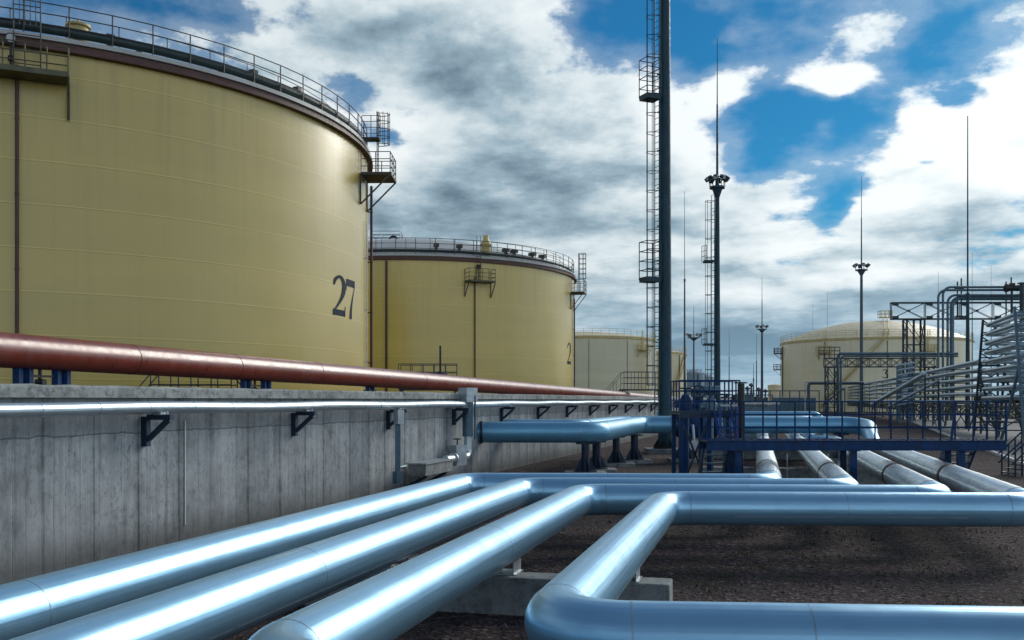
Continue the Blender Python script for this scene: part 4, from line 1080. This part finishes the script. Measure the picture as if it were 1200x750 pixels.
# ------------------------------------------------------------------ gantries
GY = 140.0
x0 = gx(1044,GY); zb, zt = zz(374,GY), zz(355,GY)
t = thing('truss_gantry', V((x0+2,GY,0)), 'high dark lattice gantry carrying the overhead pipes at the right', 'gantry')
m = MB(); lattice(m, (x0,GY,zb), (x0+24,GY-.6,zb), .5, zt-zb, 5, .20, .09)
for i in range(5):
    m.box((x0+2.4+4.8*i,GY-.42-.12*i,(zt+zb)/2), (.4,.05,.3)); m.box((x0+4.8*i+.5,GY-.42-.12*i,zb+.25), (.9,.05,.35)); m.box((x0+4.8*i+.5,GY-.42-.12*i,zt-.25), (.9,.05,.35))
m.build('lattice_beam', M['truss'], t)
for px in (1060, 1081):
    pass
xm = gx(1070.5,GY); m = MB(); lattice(m, (xm,GY-.8,0), (xm,GY-.8,zb-.1), 2.5, 1.4, 4, .22, .11); m.bar((xm,GY-.1,0), (xm,GY-.1,zb-.1), .24); m.build('lattice_leg', M['truss'], t)
m = MB(); lattice(m, (x0+21,GY-1.4,0), (x0+21,GY-1.4,zb-.1), 2.5, 1.4, 4, .22, .11); m.build('lattice_leg', M['truss'], t)
# overhead pipes
over = [(1099.5, 340, .16), (1105, 336.5, .16), (1110.5, 346, .17), (1115.5, 349.5, .30)]
for k, (px, py, r) in enumerate(over):
    Y = 134+k*.5; z = zz(py, Y); x = gx(px, Y)
    pts, j = fillet([V((x,Y,0)), V((x,Y,z)), V((x+24,Y-.5,z))], 1.1, 8)
    t = thing('overhead_pipe', V((x,Y,0)), f'tall grey blue pipe bending right over the gantry, {ORD[k]} riser from the left', 'pipe', 'overhead pipes at the gantry')
    MB().sweep(pts, r, 14).build('pipe_body', M['galv_blue'], t)
    rings([(V((x,Y,z*q)), (0,0,1), r+.05, .14) for q in (.3,.55,.8)], 'flange', M['galv_blue'], t, 14)
for k, px in enumerate((1122, 1126.5, 1179, 1185)):
    x = gx(px,137); m = MB(); m.tube((x,137,zb), (x,137,zz((330,326,330,325)[k],137)), .10, n=6); m.box((x,137,zb+.1), (.4,.4,.3)); m.tube((x-.4,137,zz(338,137)), (x+.4,137,zz(338,137)), .07, n=5)
    tag(m.build('stay_post', M['truss'], loc=(x,137,zb)), ['thin post on the gantry, left of the close pair near the tallest rod','thin post on the gantry, right of the close pair near the tallest rod','thin post on the gantry just left of the black horn','thin post on the gantry carrying the black horn'][k], 'post')
c = V((gx(1186,133),133,zz(337.5,133))); m = MB(); 
m.sweep([c+V((-.85,0,0)), c+V((-.78,0,0)), c+V((-.1,0,0)), c+V((.78,0,0)), c+V((.85,0,0))], [.62,.62,.32,.45,.45], 18); m.box(c+V((0,0,.45)), (.6,.6,.4)); m.tube(c, c-V((0,0,4.0)), .11, n=6)
tag(m.build('horn_loudspeaker', M['black'], loc=c), 'black twin horn loudspeaker on top of the gantry at the right', 'loudspeaker')
x = gx(1197.5,130); m = MB(); m.tube((x,130,0), (x,130,zz(331,130)), .34, .28, n=12); m.tube((x,130,0),(x,130,.1),.7,n=12); m.box((x,130,zz(332,130)), (.8,.8,.18))
tag(m.build('steel_column', M['truss'], loc=(x,130,0)), 'plain dark steel column at the right edge beside the horn loudspeaker', 'column')
# lower gantry in front of tank 3
LY = 135.0; xa, xb = gx(966,LY), gx(1096,LY); zb, zt = zz(430,LY), zz(420,LY)
t = thing('truss_gantry', V((xa,LY,0)), 'low lattice gantry with pipes and railing in front of the tank marked 3', 'gantry')
m = MB(); lattice(m, (xa,LY,zb), (xb,LY,zb), .6, zt-zb, 10, .15, .08); m.build('lattice_beam', M['truss'], t)
for px in (974, 1091):
    m = MB(); lattice(m, (gx(px,LY),LY-.7,0), (gx(px,LY),LY-.7,zb-.1), 1.3, 1.3, 4, .15, .09); m.build('lattice_leg', M['truss'], t)
m = MB(); railing(m, [V((xa-1,LY-.8,zt)), V((gx(982,LY),LY-.8,zt))], 1.5, .8, 3, .05); m.build('railing', M['truss'], t)
for k, (zq, r) in enumerate(((zz(414.5,LY), .20), (zz(417.5,LY), .13))):
    pts, _ = fillet([V((gx(981.5,LY)+.4*k,LY-.2,0)), V((gx(981.5,LY)+.4*k,LY-.2,zq)), V((xb+3,LY-.2,zq))], .5, 10)
    t = thing('gantry_pipe', V((gx(981.5,LY),LY,0)), ['thicker grey blue pipe along the top of the low gantry','thinner grey blue pipe along the top of the low gantry'][k], 'pipe')
    MB().sweep(pts, r, 12).build('pipe_body', M['galv_blue'], t); m = MB(); ring_at(m, V((gx(1040,LY),LY-.2,zq)), (1,0,0), r+.06, .2, 12); m.build('flange', M['galv_blue'], t)
YY = 150; pts, _ = fillet([V((gx(947.5,YY),YY,0)), V((gx(947.5,YY),YY,zz(449,YY))), V((gx(1012,YY),YY,zz(449,YY)))], .5, 10)
t = thing('portal_pipe', V((gx(947,YY),YY,0)), 'dark square shouldered pipe portal at the foot of the tank marked 3', 'pipe'); MB().sweep(pts, .24, 12).build('pipe_body', M['mast_far'], t); m = MB(); ring_at(m, V((gx(947.5,YY),YY,2)), (0,0,1), .34, .2, 12); m.build('flange', M['mast_far'], t)
YY = 149; pts, _ = fillet([V((gx(943.5,YY),YY,0)), V((gx(943.5,YY),YY,zz(447.6,YY))), V((gx(1012,YY),YY,zz(447.6,YY)))], .3, 10)
t = thing('portal_pipe', V((gx(943,YY),YY,0)), 'pale thin pipe portal just outside the dark one below tank 3', 'pipe'); MB().sweep(pts, .10, 10).build('pipe_body', M['galv'], t)

# ------------------------------------------------------------------ pipe rack on the right
QU = .275; QD = dirn(QU); QN = V((QD.y, -QD.x, 0))
def rk(Y, off=0, z=0): return V((36.8+QU*(Y-72), Y, z))+QN*off
# low rack: six tiers running away from the loop
tiers = [2.65+.66*i for i in range(6)]
tiername = ['lowest','second lowest','third lowest','third highest','second highest','highest']
for i, z in enumerate(tiers):
    t = thing('rack_pipe', rk(86,-.9,0), f'silver pipe on the low pipe rack, {tiername[i]} of six tiers', 'pipe', 'silver pipes of the low rack')
    for o in (0, .45, .9):
        pts = [rk(Y, -.9+o+.03*math.sin(Y*.2+i), z+.04*math.sin(Y*.13+i*2)) for Y in range(80, 300, 5)]
        MB().sweep(pts, .155, 12).build('pipe_body', M['clad_rack'], t)
for k, Y in enumerate((82, 95, 108, 124, 142, 162, 186, 214, 246)):
    t = thing('rack_trestle', rk(Y,-.7,0), f'dark steel trestle of the low pipe rack, {ORD[k]} from the near end', 'trestle', 'trestles of the low pipe rack')
    m = MB()
    for o in (-.35, .95): m.bar(rk(Y,o,0), rk(Y,o,6.0), .14)
    m.build('post', M['truss'], t)
    m = MB()
    for z in tiers: m.bar(rk(Y,-1.1,z-.20), rk(Y,1.0,z-.20), .08, .08)
    m.build('cross_arm', M['truss'], t)
    m = MB(); m.bar(rk(Y,-.35,.1), rk(Y,.95,2.4), .09); m.bar(rk(Y,.95,.1), rk(Y,-.35,2.4), .09)
    m.bar(rk(Y,-.6,2.4), rk(Y+4,-.6,.1), .09); m.bar(rk(Y,-.6,2.4), rk(Y-4,-.6,.1), .09); m.build('brace', M['truss'], t)
# lattice girder under the low rack
t = thing('rack_girder', rk(80,-.6,0), 'long dark lattice girder running under the low pipe rack', 'girder')
m = MB(); lattice(m, rk(62,-.6,1.55), rk(250,-.6,1.55), 1.1, .75, 46, .11, .08); m.build('lattice_beam', M['truss'], t)
# tall frame of stacked short pipes in the middle of the rack
Yc = 118
t = thing('pipe_tower', rk(Yc,-1.9,0), 'narrow tower of stacked short pipes in the middle of the low pipe rack', 'pipe frame')
m = MB()
for o, dy in ((-2.6,0),(-1.3,0),(-2.6,2.4),(-1.3,2.4)): m.bar(rk(Yc+dy,o,0), rk(Yc+dy,o,7.1), .26)
m.build('post', M['galv_blue'], t)
for i in range(9):
    z = 2.2+.6*i; MB().tube(rk(Yc-.2,-2.9,z), rk(Yc-.2,-1.0,z+.35), .14, n=10).build('loop_pipe', M['clad_rack'], t)
m = MB(); m.bar(rk(Yc,-2.6,.4), rk(Yc,-1.3,2.0), .1); m.bar(rk(Yc,-1.3,.4), rk(Yc,-2.6,2.0), .1); m.build('brace', M['truss'], t)
# sloping pipes in front of the rack
for k, (a, b, r, lab) in enumerate((((1022,474,100),(1084,438,92),.20,'pale sloping pipe rising in front of the low pipe rack'),((1042,476,96),(1100,446,92),.14,'thinner pale sloping pipe beside the first in front of the rack'),((965,473,170),(990,454,160),.22,'short pale sloping pipe at the far end of the low rack'))):
    p, q = at(*a), at(*b); t = thing('sloping_pipe', V((p.x,p.y,0)), lab, 'pipe'); MB().sweep([p, q], r, 14).build('pipe_body', M['clad_rack'], t); MB().bar((q.x,q.y,0), q, .12).build('stand', M['truss'], t); MB().bar((p.x,p.y,0), p, .1).build('stand', M['truss'], t)
# high loop: ten tiers, turning right at both ends
n_t = 9
hz_ = [8.45-.68*i for i in range(n_t)]
names9 = ['topmost','second from the top','third from the top','fourth from the top','fifth from the top','sixth from the top','seventh from the top','eighth from the top','lowest']
for i, z in enumerate(hz_):
    t = thing('loop_pipe', rk(68,-1.8,0), f'silver pipe of the high stacked pipe loop at the right edge, {names9[i]}', 'pipe', 'silver pipes of the high loop')
    lean = .32*(8.45-z)
    pts, j = fillet([rk(73.2+lean,6,z-.05), rk(73.2+lean,-1.6,z-.05), rk(64.2-lean*.3,-1.6,z), rk(64.2-lean*.3,12,z)], .6, 9)
    MB().sweep(pts, .15, 16).build('pipe_body', M['clad_rack'], t)
    pts, j = fillet([rk(73.0+lean,6,z-.05), rk(73.0+lean,-.9,z-.05), rk(64.9-lean*.3,-.9,z), rk(64.9-lean*.3,12,z)], .6, 9)
    MB().sweep(pts, .14, 12).build('pipe_body', M['clad_rack'], t)
for k, (Y, lean) in enumerate(((73.6, 3.6), (63.6, -2.8))):
    t = thing('loop_trestle', rk(Y,-1.3,0), ['dark leaning lattice trestle at the far end of the high pipe loop','blue grey leaning lattice trestle at the near end of the high pipe loop'][k], 'trestle', 'trestles of the high loop')
    mat = M['truss'] if k == 0 else M['galv_blue']
    m = MB()
    def q(o, f): return rk(Y+lean*(1-f), o+.6, 8.9*f)
    for o in (-2.35, -.55, 1.2): m.bar(q(o,0), q(o,1), .16)
    m.build('leg', mat, t)
    m = MB()
    for i in range(14): f = .05+i*.07; m.bar(q(-2.35,f), q(1.2,f), .10)
    for i in range(7):
        f = .05+i*.135; m.bar(q(-2.35,f), q(-.55,f+.13), .08); m.bar(q(-.55,f), q(-2.35,f+.13), .08); m.bar(q(-.55,f), q(1.2,f+.13), .08)
    m.build('lattice', mat, t)
    m = MB()
    for o in (-2.35,-.55,1.2): m.bar(q(o,0)+V((0,-lean*1.1,0)), q(o,.55), .14)
    m.build('back_stay', mat, t)

# ------------------------------------------------------------------ distant yard: fence, kiosk, low wall
def fence(p0, p1, h, n, label, mat, rails=2, r=.05):
    p0, p1 = V(p0), V(p1); t = thing('yard_fence', p0, label, 'fence'); m = MB(); 
    for k in range(rails): m.tube(p0+V((0,0,h*(k+1)/rails)), p1+V((0,0,h*(k+1)/rails)), r, n=4)
    m.build('rail', mat, t)
    m = MB()
    for i in range(n+1): p = p0.lerp(p1, i/n); m.tube(p, p+V((0,0,h)), r*1.2, n=4)
    m.build('post', mat, t)
fence((gx(868,120),120,0), (gx(960,120),120,0), zz(458,120), 8, 'thin dark pipe rail across the far yard behind the walkway', M['mast_far'], 1, .06)
fence((gx(800,150),150,0), (gx(905,150),150,0), 3.6, 12, 'faint railed fence across the far yard near the silos', M['mast_far'], 2, .07)
for k, (px, Y, w, h, mt, lab) in enumerate(((885, 75, 3.0, zz(470.5,75), 'pale', 'low pale roofed shelter behind the raised platform'), (873,180,3,4.2,'mast_far','dark pump kiosk in the far yard'), (930, 200, 9, 3.6, 'pale', 'long pale shed at the left foot of the tank marked 3'))):
    p = V((gx(px,Y),Y,0)); t = thing('yard_shed', p, lab, 'shed'); m = MB(); m.box(p+V((0,0,(h-.3)/2)), (w*.94,2.2,h-.3)); m.build('wall', M['galv_blue'], t, smooth=False); m = MB(); m.prism([p+V((-w/2,-1.4,h-.3)), p+V((w/2,-1.4,h-.3)), p+V((w/2,1.4,h-.28)), p+V((w/2,1.4,h)), p+V((-w/2,1.4,h)), p+V((-w/2,1.4,h-.28))][:4]+[p+V((-w/2,1.4,h))], (0,0,.12)) if False else m.box(p+V((0,0,h-.12)), (w,2.8,.18)); m.build('roof', M[mt], t, smooth=False)
    m = MB(); m.box(p+V((w*.2,-1.13,.9)), (.8,.06,1.8)); m.build('door', M['mast_far'], t, smooth=False)
for k, px in enumerate((876, 880.5, 889, 897)):
    Y = 210+8*k; p = V((gx(px,Y),Y,0)); t = thing('vent_stack', p, f'small dark vent stack in the far yard, {ORD[k]} from the left', 'vent pipe', 'vent stacks in the far yard')
    h = zz((456,452,457,459)[k],Y); m = MB(); m.tube(p, p+V((0,0,h)), .22, n=8); m.build('stack', M['mast_far'], t); m = MB(); m.lathe([(.22,h-.2),(.6,h),(.6,h+.25),(0,h+.7)], p, 12); m.build('cap', M['mast_far'], t)
m = MB(); p0 = V((rx(118,24),118,0)); p1 = V((rx(118,24)+60,100,0)); m.bar(p0+V((0,0,.95)), p1+V((0,0,.95)), .3, 1.9)
for i in range(14): q = p0.lerp(p1, i/13); m.box(q+V((0,0,1.05)), (.45,.45,2.1), -.29)
tag(m.build('boundary_wall', M['pale'], loc=p0, smooth=False), 'pale low boundary wall beyond the road at the right edge', 'wall')

# ------------------------------------------------------------------ sky, sun
SUN_AZ, SUN_EL = math.radians(42), math.radians(28)
W = bpy.data.worlds.new('World'); S.world = W; W.use_nodes = True
nt = W.node_tree; nt.nodes.clear()
def mt(op, a, b=None, c=None, clamp=False): return math_(nt, op, a, b, c, clamp)
tc = N(nt, 'ShaderNodeTexCoord').outputs['Generated']
sp = N(nt, 'ShaderNodeSeparateXYZ'); nt.links.new(tc, sp.inputs[0])
th = mt('ARCTAN2', sp.outputs[0], sp.outputs[1]); ph = mt('ARCSINE', sp.outputs[2])
def comb(x, y, z=0.0):
    n = N(nt, 'ShaderNodeCombineXYZ')
    for i, s in enumerate((x, y, z)):
        if isinstance(s, (int, float)): n.inputs[i].default_value = s
        else: nt.links.new(s, n.inputs[i])
    return n.outputs[0]
ang = comb(th, ph)
# ragged edges: warp the sky position by noise before placing cloud masses
def vnoise(vec, scale, detail, rough, off):
    n = N(nt, 'ShaderNodeTexNoise'); n.noise_dimensions = '3D'; n.inputs['Scale'].default_value = scale; n.inputs['Detail'].default_value = detail; n.inputs['Roughness'].default_value = rough
    nt.links.new(mapping(nt, vec, (1,1.6,1), off), n.inputs['Vector']); return n
w1 = vnoise(ang, 7, 4, .6, (0,0,0))
wv = N(nt, 'ShaderNodeVectorMath', operation='SUBTRACT'); nt.links.new(w1.outputs['Color'], wv.inputs[0]); wv.inputs[1].default_value = (.5,.5,.5)
wv2 = N(nt, 'ShaderNodeVectorMath', operation='MULTIPLY_ADD'); nt.links.new(wv.outputs[0], wv2.inputs[0]); wv2.inputs[1].default_value = (.10,.07,0); nt.links.new(ang, wv2.inputs[2])
wsp = N(nt, 'ShaderNodeSeparateXYZ'); nt.links.new(wv2.outputs[0], wsp.inputs[0])
def blobs(lst):
    tot = None
    for px, py, rx_, ry_, amp in lst:
        t0 = math.atan((px-600)/F); p0 = math.atan((HZ-py)/F*math.cos(t0))
        dx = mt('MULTIPLY', mt('SUBTRACT', wsp.outputs[0], t0), F/rx_); dy = mt('MULTIPLY', mt('SUBTRACT', wsp.outputs[1], p0), F/ry_)
        g = mt('MULTIPLY', mt('EXPONENT', mt('MULTIPLY', mt('ADD', mt('MULTIPLY', dx, dx), mt('MULTIPLY', dy, dy)), -1.0)), amp)
        tot = g if tot is None else mt('ADD', tot, g)
    return tot
cover_b = blobs([(455,150,18,12,-.5), (640,95,16,10,-.4), (690,170,30,12,-.35), (560,300,40,12,-.3), (1090,200,18,10,-.5), (1130,105,30,14,-.6), (840,60,22,14,-.4), (725,30,75,55,-.75), (810,40,60,80,-.5), (950,25,140,40,-.60), (1010,28,70,20,1.0), (865,34,32,15,.55), (965,88,34,22,.95), (905,130,70,45,-.85), (990,150,70,38,-.85),
                 (885,182,40,20,-.75), (982,240,24,26,-.85), (415,100,50,26,-.55), (210,8,110,20,-.8), (60,5,90,30,-.3), (1100,60,60,45,-.65), (1120,10,120,14,-.45), (1180,20,40,20,.3), (870,95,50,35,.5),
                 (965,145,16,14,.6), (1150,130,110,60,.6), (1060,210,120,60,.3), (790,180,120,90,.5), (580,110,160,120,.55), (360,30,120,40,.35), (560,260,260,80,.5), (600,400,500,60,.25), (1000,360,300,70,.35), (700,110,20,12,.3)])
dark_b = blobs([(560,95,110,42,.36), (470,25,110,22,.22), (650,180,110,45,.34), (540,210,100,45,.30), (480,250,90,30,.20), (700,265,110,22,.22), (1120,265,100,30,.55), (1195,175,28,12,.4), (905,215,70,22,.38), (870,268,60,16,.30),
                (1040,213,55,8,.3), (640,330,260,16,.22), (900,312,150,13,.35), (1130,300,130,14,.3), (960,400,260,36,.42), (700,420,200,30,.25), (1100,345,160,18,.32),
                (1000,180,120,50,-.40), (1130,120,110,80,-.40), (820,130,90,50,-.35), (430,170,60,50,-.25), (600,40,90,30,-.12), (1010,320,90,18,-.32), (880,345,110,14,-.25), (480,60,60,30,-.2), (250,40,120,40,-.1), (740,230,60,40,-.2), (960,285,90,18,-.3)])
lowk = N(nt, 'ShaderNodeMapRange'); nt.links.new(ph, lowk.inputs[0]); lowk.inputs[1].default_value = 0.0; lowk.inputs[2].default_value = .30; lowk.inputs[3].default_value = 3.4; lowk.inputs[4].default_value = 1.0
stretch = comb(th, mt('MULTIPLY', mt('LOGARITHM', mt('ADD', mt('MAXIMUM', ph, 0.0), .09), 2.718), .46))
n1 = vnoise(stretch, 6.0, 9, .60, (2.1,.7,0)).outputs[0]
sx = N(nt, 'ShaderNodeVectorMath', operation='MULTIPLY'); nt.links.new(stretch, sx.inputs[0]); sx.inputs[1].default_value = (.55,1,1)
n2 = vnoise(sx.outputs[0], 5.2, 5, .5, (7.3,3.1,2)).outputs[0]
n3 = vnoise(stretch, 14, 7, .6, (1.3,5.1,6)).outputs[0]
fm = N(nt, 'ShaderNodeMapRange'); nt.links.new(sp.outputs[1], fm.inputs[0]); fm.inputs[1].default_value = -.5; fm.inputs[2].default_value = .6; fm.inputs[3].default_value = -.06; fm.inputs[4].default_value = .10
frontness = fm.outputs[0]
n4 = vnoise(stretch, 34, 6, .62, (4.3,2.1,3)).outputs[0]
hzc = N(nt, 'ShaderNodeMapRange'); nt.links.new(ph, hzc.inputs[0]); hzc.inputs[1].default_value = .12; hzc.inputs[2].default_value = 0.0; hzc.inputs[3].default_value = 0; hzc.inputs[4].default_value = .8
hik = N(nt, 'ShaderNodeMapRange'); nt.links.new(ph, hik.inputs[0]); hik.inputs[1].default_value = .45; hik.inputs[2].default_value = .80; hik.inputs[3].default_value = 0; hik.inputs[4].default_value = -.45
cov = mt('ADD', mt('ADD', hzc.outputs[0], hik.outputs[0]), mt('ADD', mt('ADD', mt('MULTIPLY', mt('SUBTRACT', n1, .5), 2.1), mt('ADD', mt('MULTIPLY', mt('SUBTRACT', n3, .5), .75), mt('MULTIPLY', mt('SUBTRACT', n4, .5), .42))), mt('ADD', cover_b, frontness)))
mr = N(nt, 'ShaderNodeMapRange'); mr.interpolation_type = 'SMOOTHSTEP'; nt.links.new(cov, mr.inputs[0]); mr.inputs[1].default_value = -.16; mr.inputs[2].default_value = .24
veil = N(nt, 'ShaderNodeMapRange'); veil.interpolation_type = 'SMOOTHSTEP'; veil.inputs[1].default_value = -.75; veil.inputs[2].default_value = .15; veil.inputs[3].default_value = 0; veil.inputs[4].default_value = .27
nt.links.new(mt('ADD', cov, mt('MULTIPLY', mt('SUBTRACT', n2, .5), 1.3)), veil.inputs[0])
mask = mt('MAXIMUM', mr.outputs[0], veil.outputs[0])
thick = N(nt, 'ShaderNodeMapRange'); thick.interpolation_type = 'SMOOTHSTEP'; nt.links.new(cov, thick.inputs[0]); thick.inputs[1].default_value = .10; thick.inputs[2].default_value = 1.0
backk = N(nt, 'ShaderNodeMapRange'); nt.links.new(sp.outputs[1], backk.inputs[0]); backk.inputs[1].default_value = .3; backk.inputs[2].default_value = -.3; backk.inputs[3].default_value = 0; backk.inputs[4].default_value = -.35  # unseen clouds behind the viewer whitened to add neutral fill light
off = N(nt, 'ShaderNodeVectorMath', operation='ADD'); nt.links.new(stretch, off.inputs[0]); off.inputs[1].default_value = (.022,.016,0)
n1b = vnoise(off.outputs[0], 6.0, 9, .60, (2.1,.7,0)).outputs[0]
n3b = vnoise(off.outputs[0], 14, 7, .6, (1.3,5.1,6)).outputs[0]
relief = mt('ADD', mt('MULTIPLY', mt('SUBTRACT', n1b, n1), 1.6), mt('MULTIPLY', mt('SUBTRACT', n3b, n3), .45))
shade = mt('ADD', mt('ADD', backk.outputs[0], relief), mt('ADD', mt('ADD', mt('MULTIPLY', mt('SUBTRACT', n2, .5), 1.25), mt('MULTIPLY', mt('SUBTRACT', n3, .5), .15)), mt('ADD', dark_b, mt('MULTIPLY', thick.outputs[0], .20))))
ccol = ramp(nt, mt('ADD', shade, .235, None, True), [(0.05, (.86,.91,.925)), (.34, (.66,.75,.79)), (.64, (.32,.44,.52)), (.90, (.155,.235,.30)), (1.0, (.12,.19,.25))])
# haze toward the horizon: bluer, mid grey
hz = N(nt, 'ShaderNodeMapRange'); hz.interpolation_type = 'SMOOTHSTEP'; nt.links.new(ph, hz.inputs[0]); hz.inputs[1].default_value = .14; hz.inputs[2].default_value = 0.0; hz.inputs[3].default_value = 0; hz.inputs[4].default_value = .60
ccol = mixc(nt, hz.outputs[0], ccol, (.27,.45,.60))
# clouds thin out behind the photographer
sky = N(nt, 'ShaderNodeTexSky', sky_type='NISHITA'); sky.sun_disc = False
sky.sun_elevation = SUN_EL; sky.sun_rotation = SUN_AZ; sky.air_density = 1.1; sky.dust_density = .3; sky.ozone_density = 2.0
skyc = mixc(nt, 1.0, sky.outputs[0], (.12,.64,.98), 'MULTIPLY')
bg1 = N(nt, 'ShaderNodeBackground'); nt.links.new(skyc, bg1.inputs[0]); bg1.inputs[1].default_value = .068
bg2 = N(nt, 'ShaderNodeBackground'); nt.links.new(ccol, bg2.inputs[0]); sv = (math.sin(SUN_AZ)*math.cos(SUN_EL), math.cos(SUN_AZ)*math.cos(SUN_EL), math.sin(SUN_EL))
dt = N(nt, 'ShaderNodeVectorMath', operation='DOT_PRODUCT'); nt.links.new(tc, dt.inputs[0]); dt.inputs[1].default_value = sv
bk = N(nt, 'ShaderNodeMapRange'); nt.links.new(mt('SUBTRACT', mt('MULTIPLY', sp.outputs[1], .75), mt('MULTIPLY', sp.outputs[0], .66)), bk.inputs[0]); bk.inputs[1].default_value = .15; bk.inputs[2].default_value = -.75; bk.inputs[3].default_value = 0; bk.inputs[4].default_value = 1.1    # added fill: unseen rear-right clouds brightened to shape light on the tanks
glow = mt('MULTIPLY', mt('POWER', mt('MAXIMUM', dt.outputs['Value'], 0.0), 7.0), .28)      # clouds round the hidden sun are much brighter
nt.links.new(mt('ADD', mt('ADD', glow, 1.0), bk.outputs[0]), bg2.inputs[1])
ms = N(nt, 'ShaderNodeMixShader'); nt.links.new(mask, ms.inputs[0]); nt.links.new(bg1.outputs[0], ms.inputs[1]); nt.links.new(bg2.outputs[0], ms.inputs[2])
wo = N(nt, 'ShaderNodeOutputWorld'); nt.links.new(ms.outputs[0], wo.inputs[0])

sl_ = bpy.data.lights.new('sun', 'SUN'); sl_.energy = 2.2; sl_.angle = math.radians(28); sl_.color = (1, .95, .86)
so = bpy.data.objects.new('sun', sl_); COL.objects.link(so)
sd = V((math.sin(SUN_AZ)*math.cos(SUN_EL), math.cos(SUN_AZ)*math.cos(SUN_EL), math.sin(SUN_EL)))
so.rotation_euler = sd.to_track_quat('Z', 'Y').to_euler(); so.location = (40, 20, 60)

# ------------------------------------------------------------------ camera
cam = bpy.data.cameras.new('camera'); cam.sensor_width = 36; cam.lens = 36*F/1200; cam.shift_y = (HZ-375)/1200; cam.clip_end = 8000
co = bpy.data.objects.new('camera', cam); COL.objects.link(co); co.location = (0,0,CH); co.rotation_euler = (PI/2, 0, 0)
S.camera = co
S.view_settings.view_transform = 'Standard'; S.view_settings.look = 'None'; S.view_settings.exposure = 0
S.render.resolution_x, S.render.resolution_y = 1024, 640
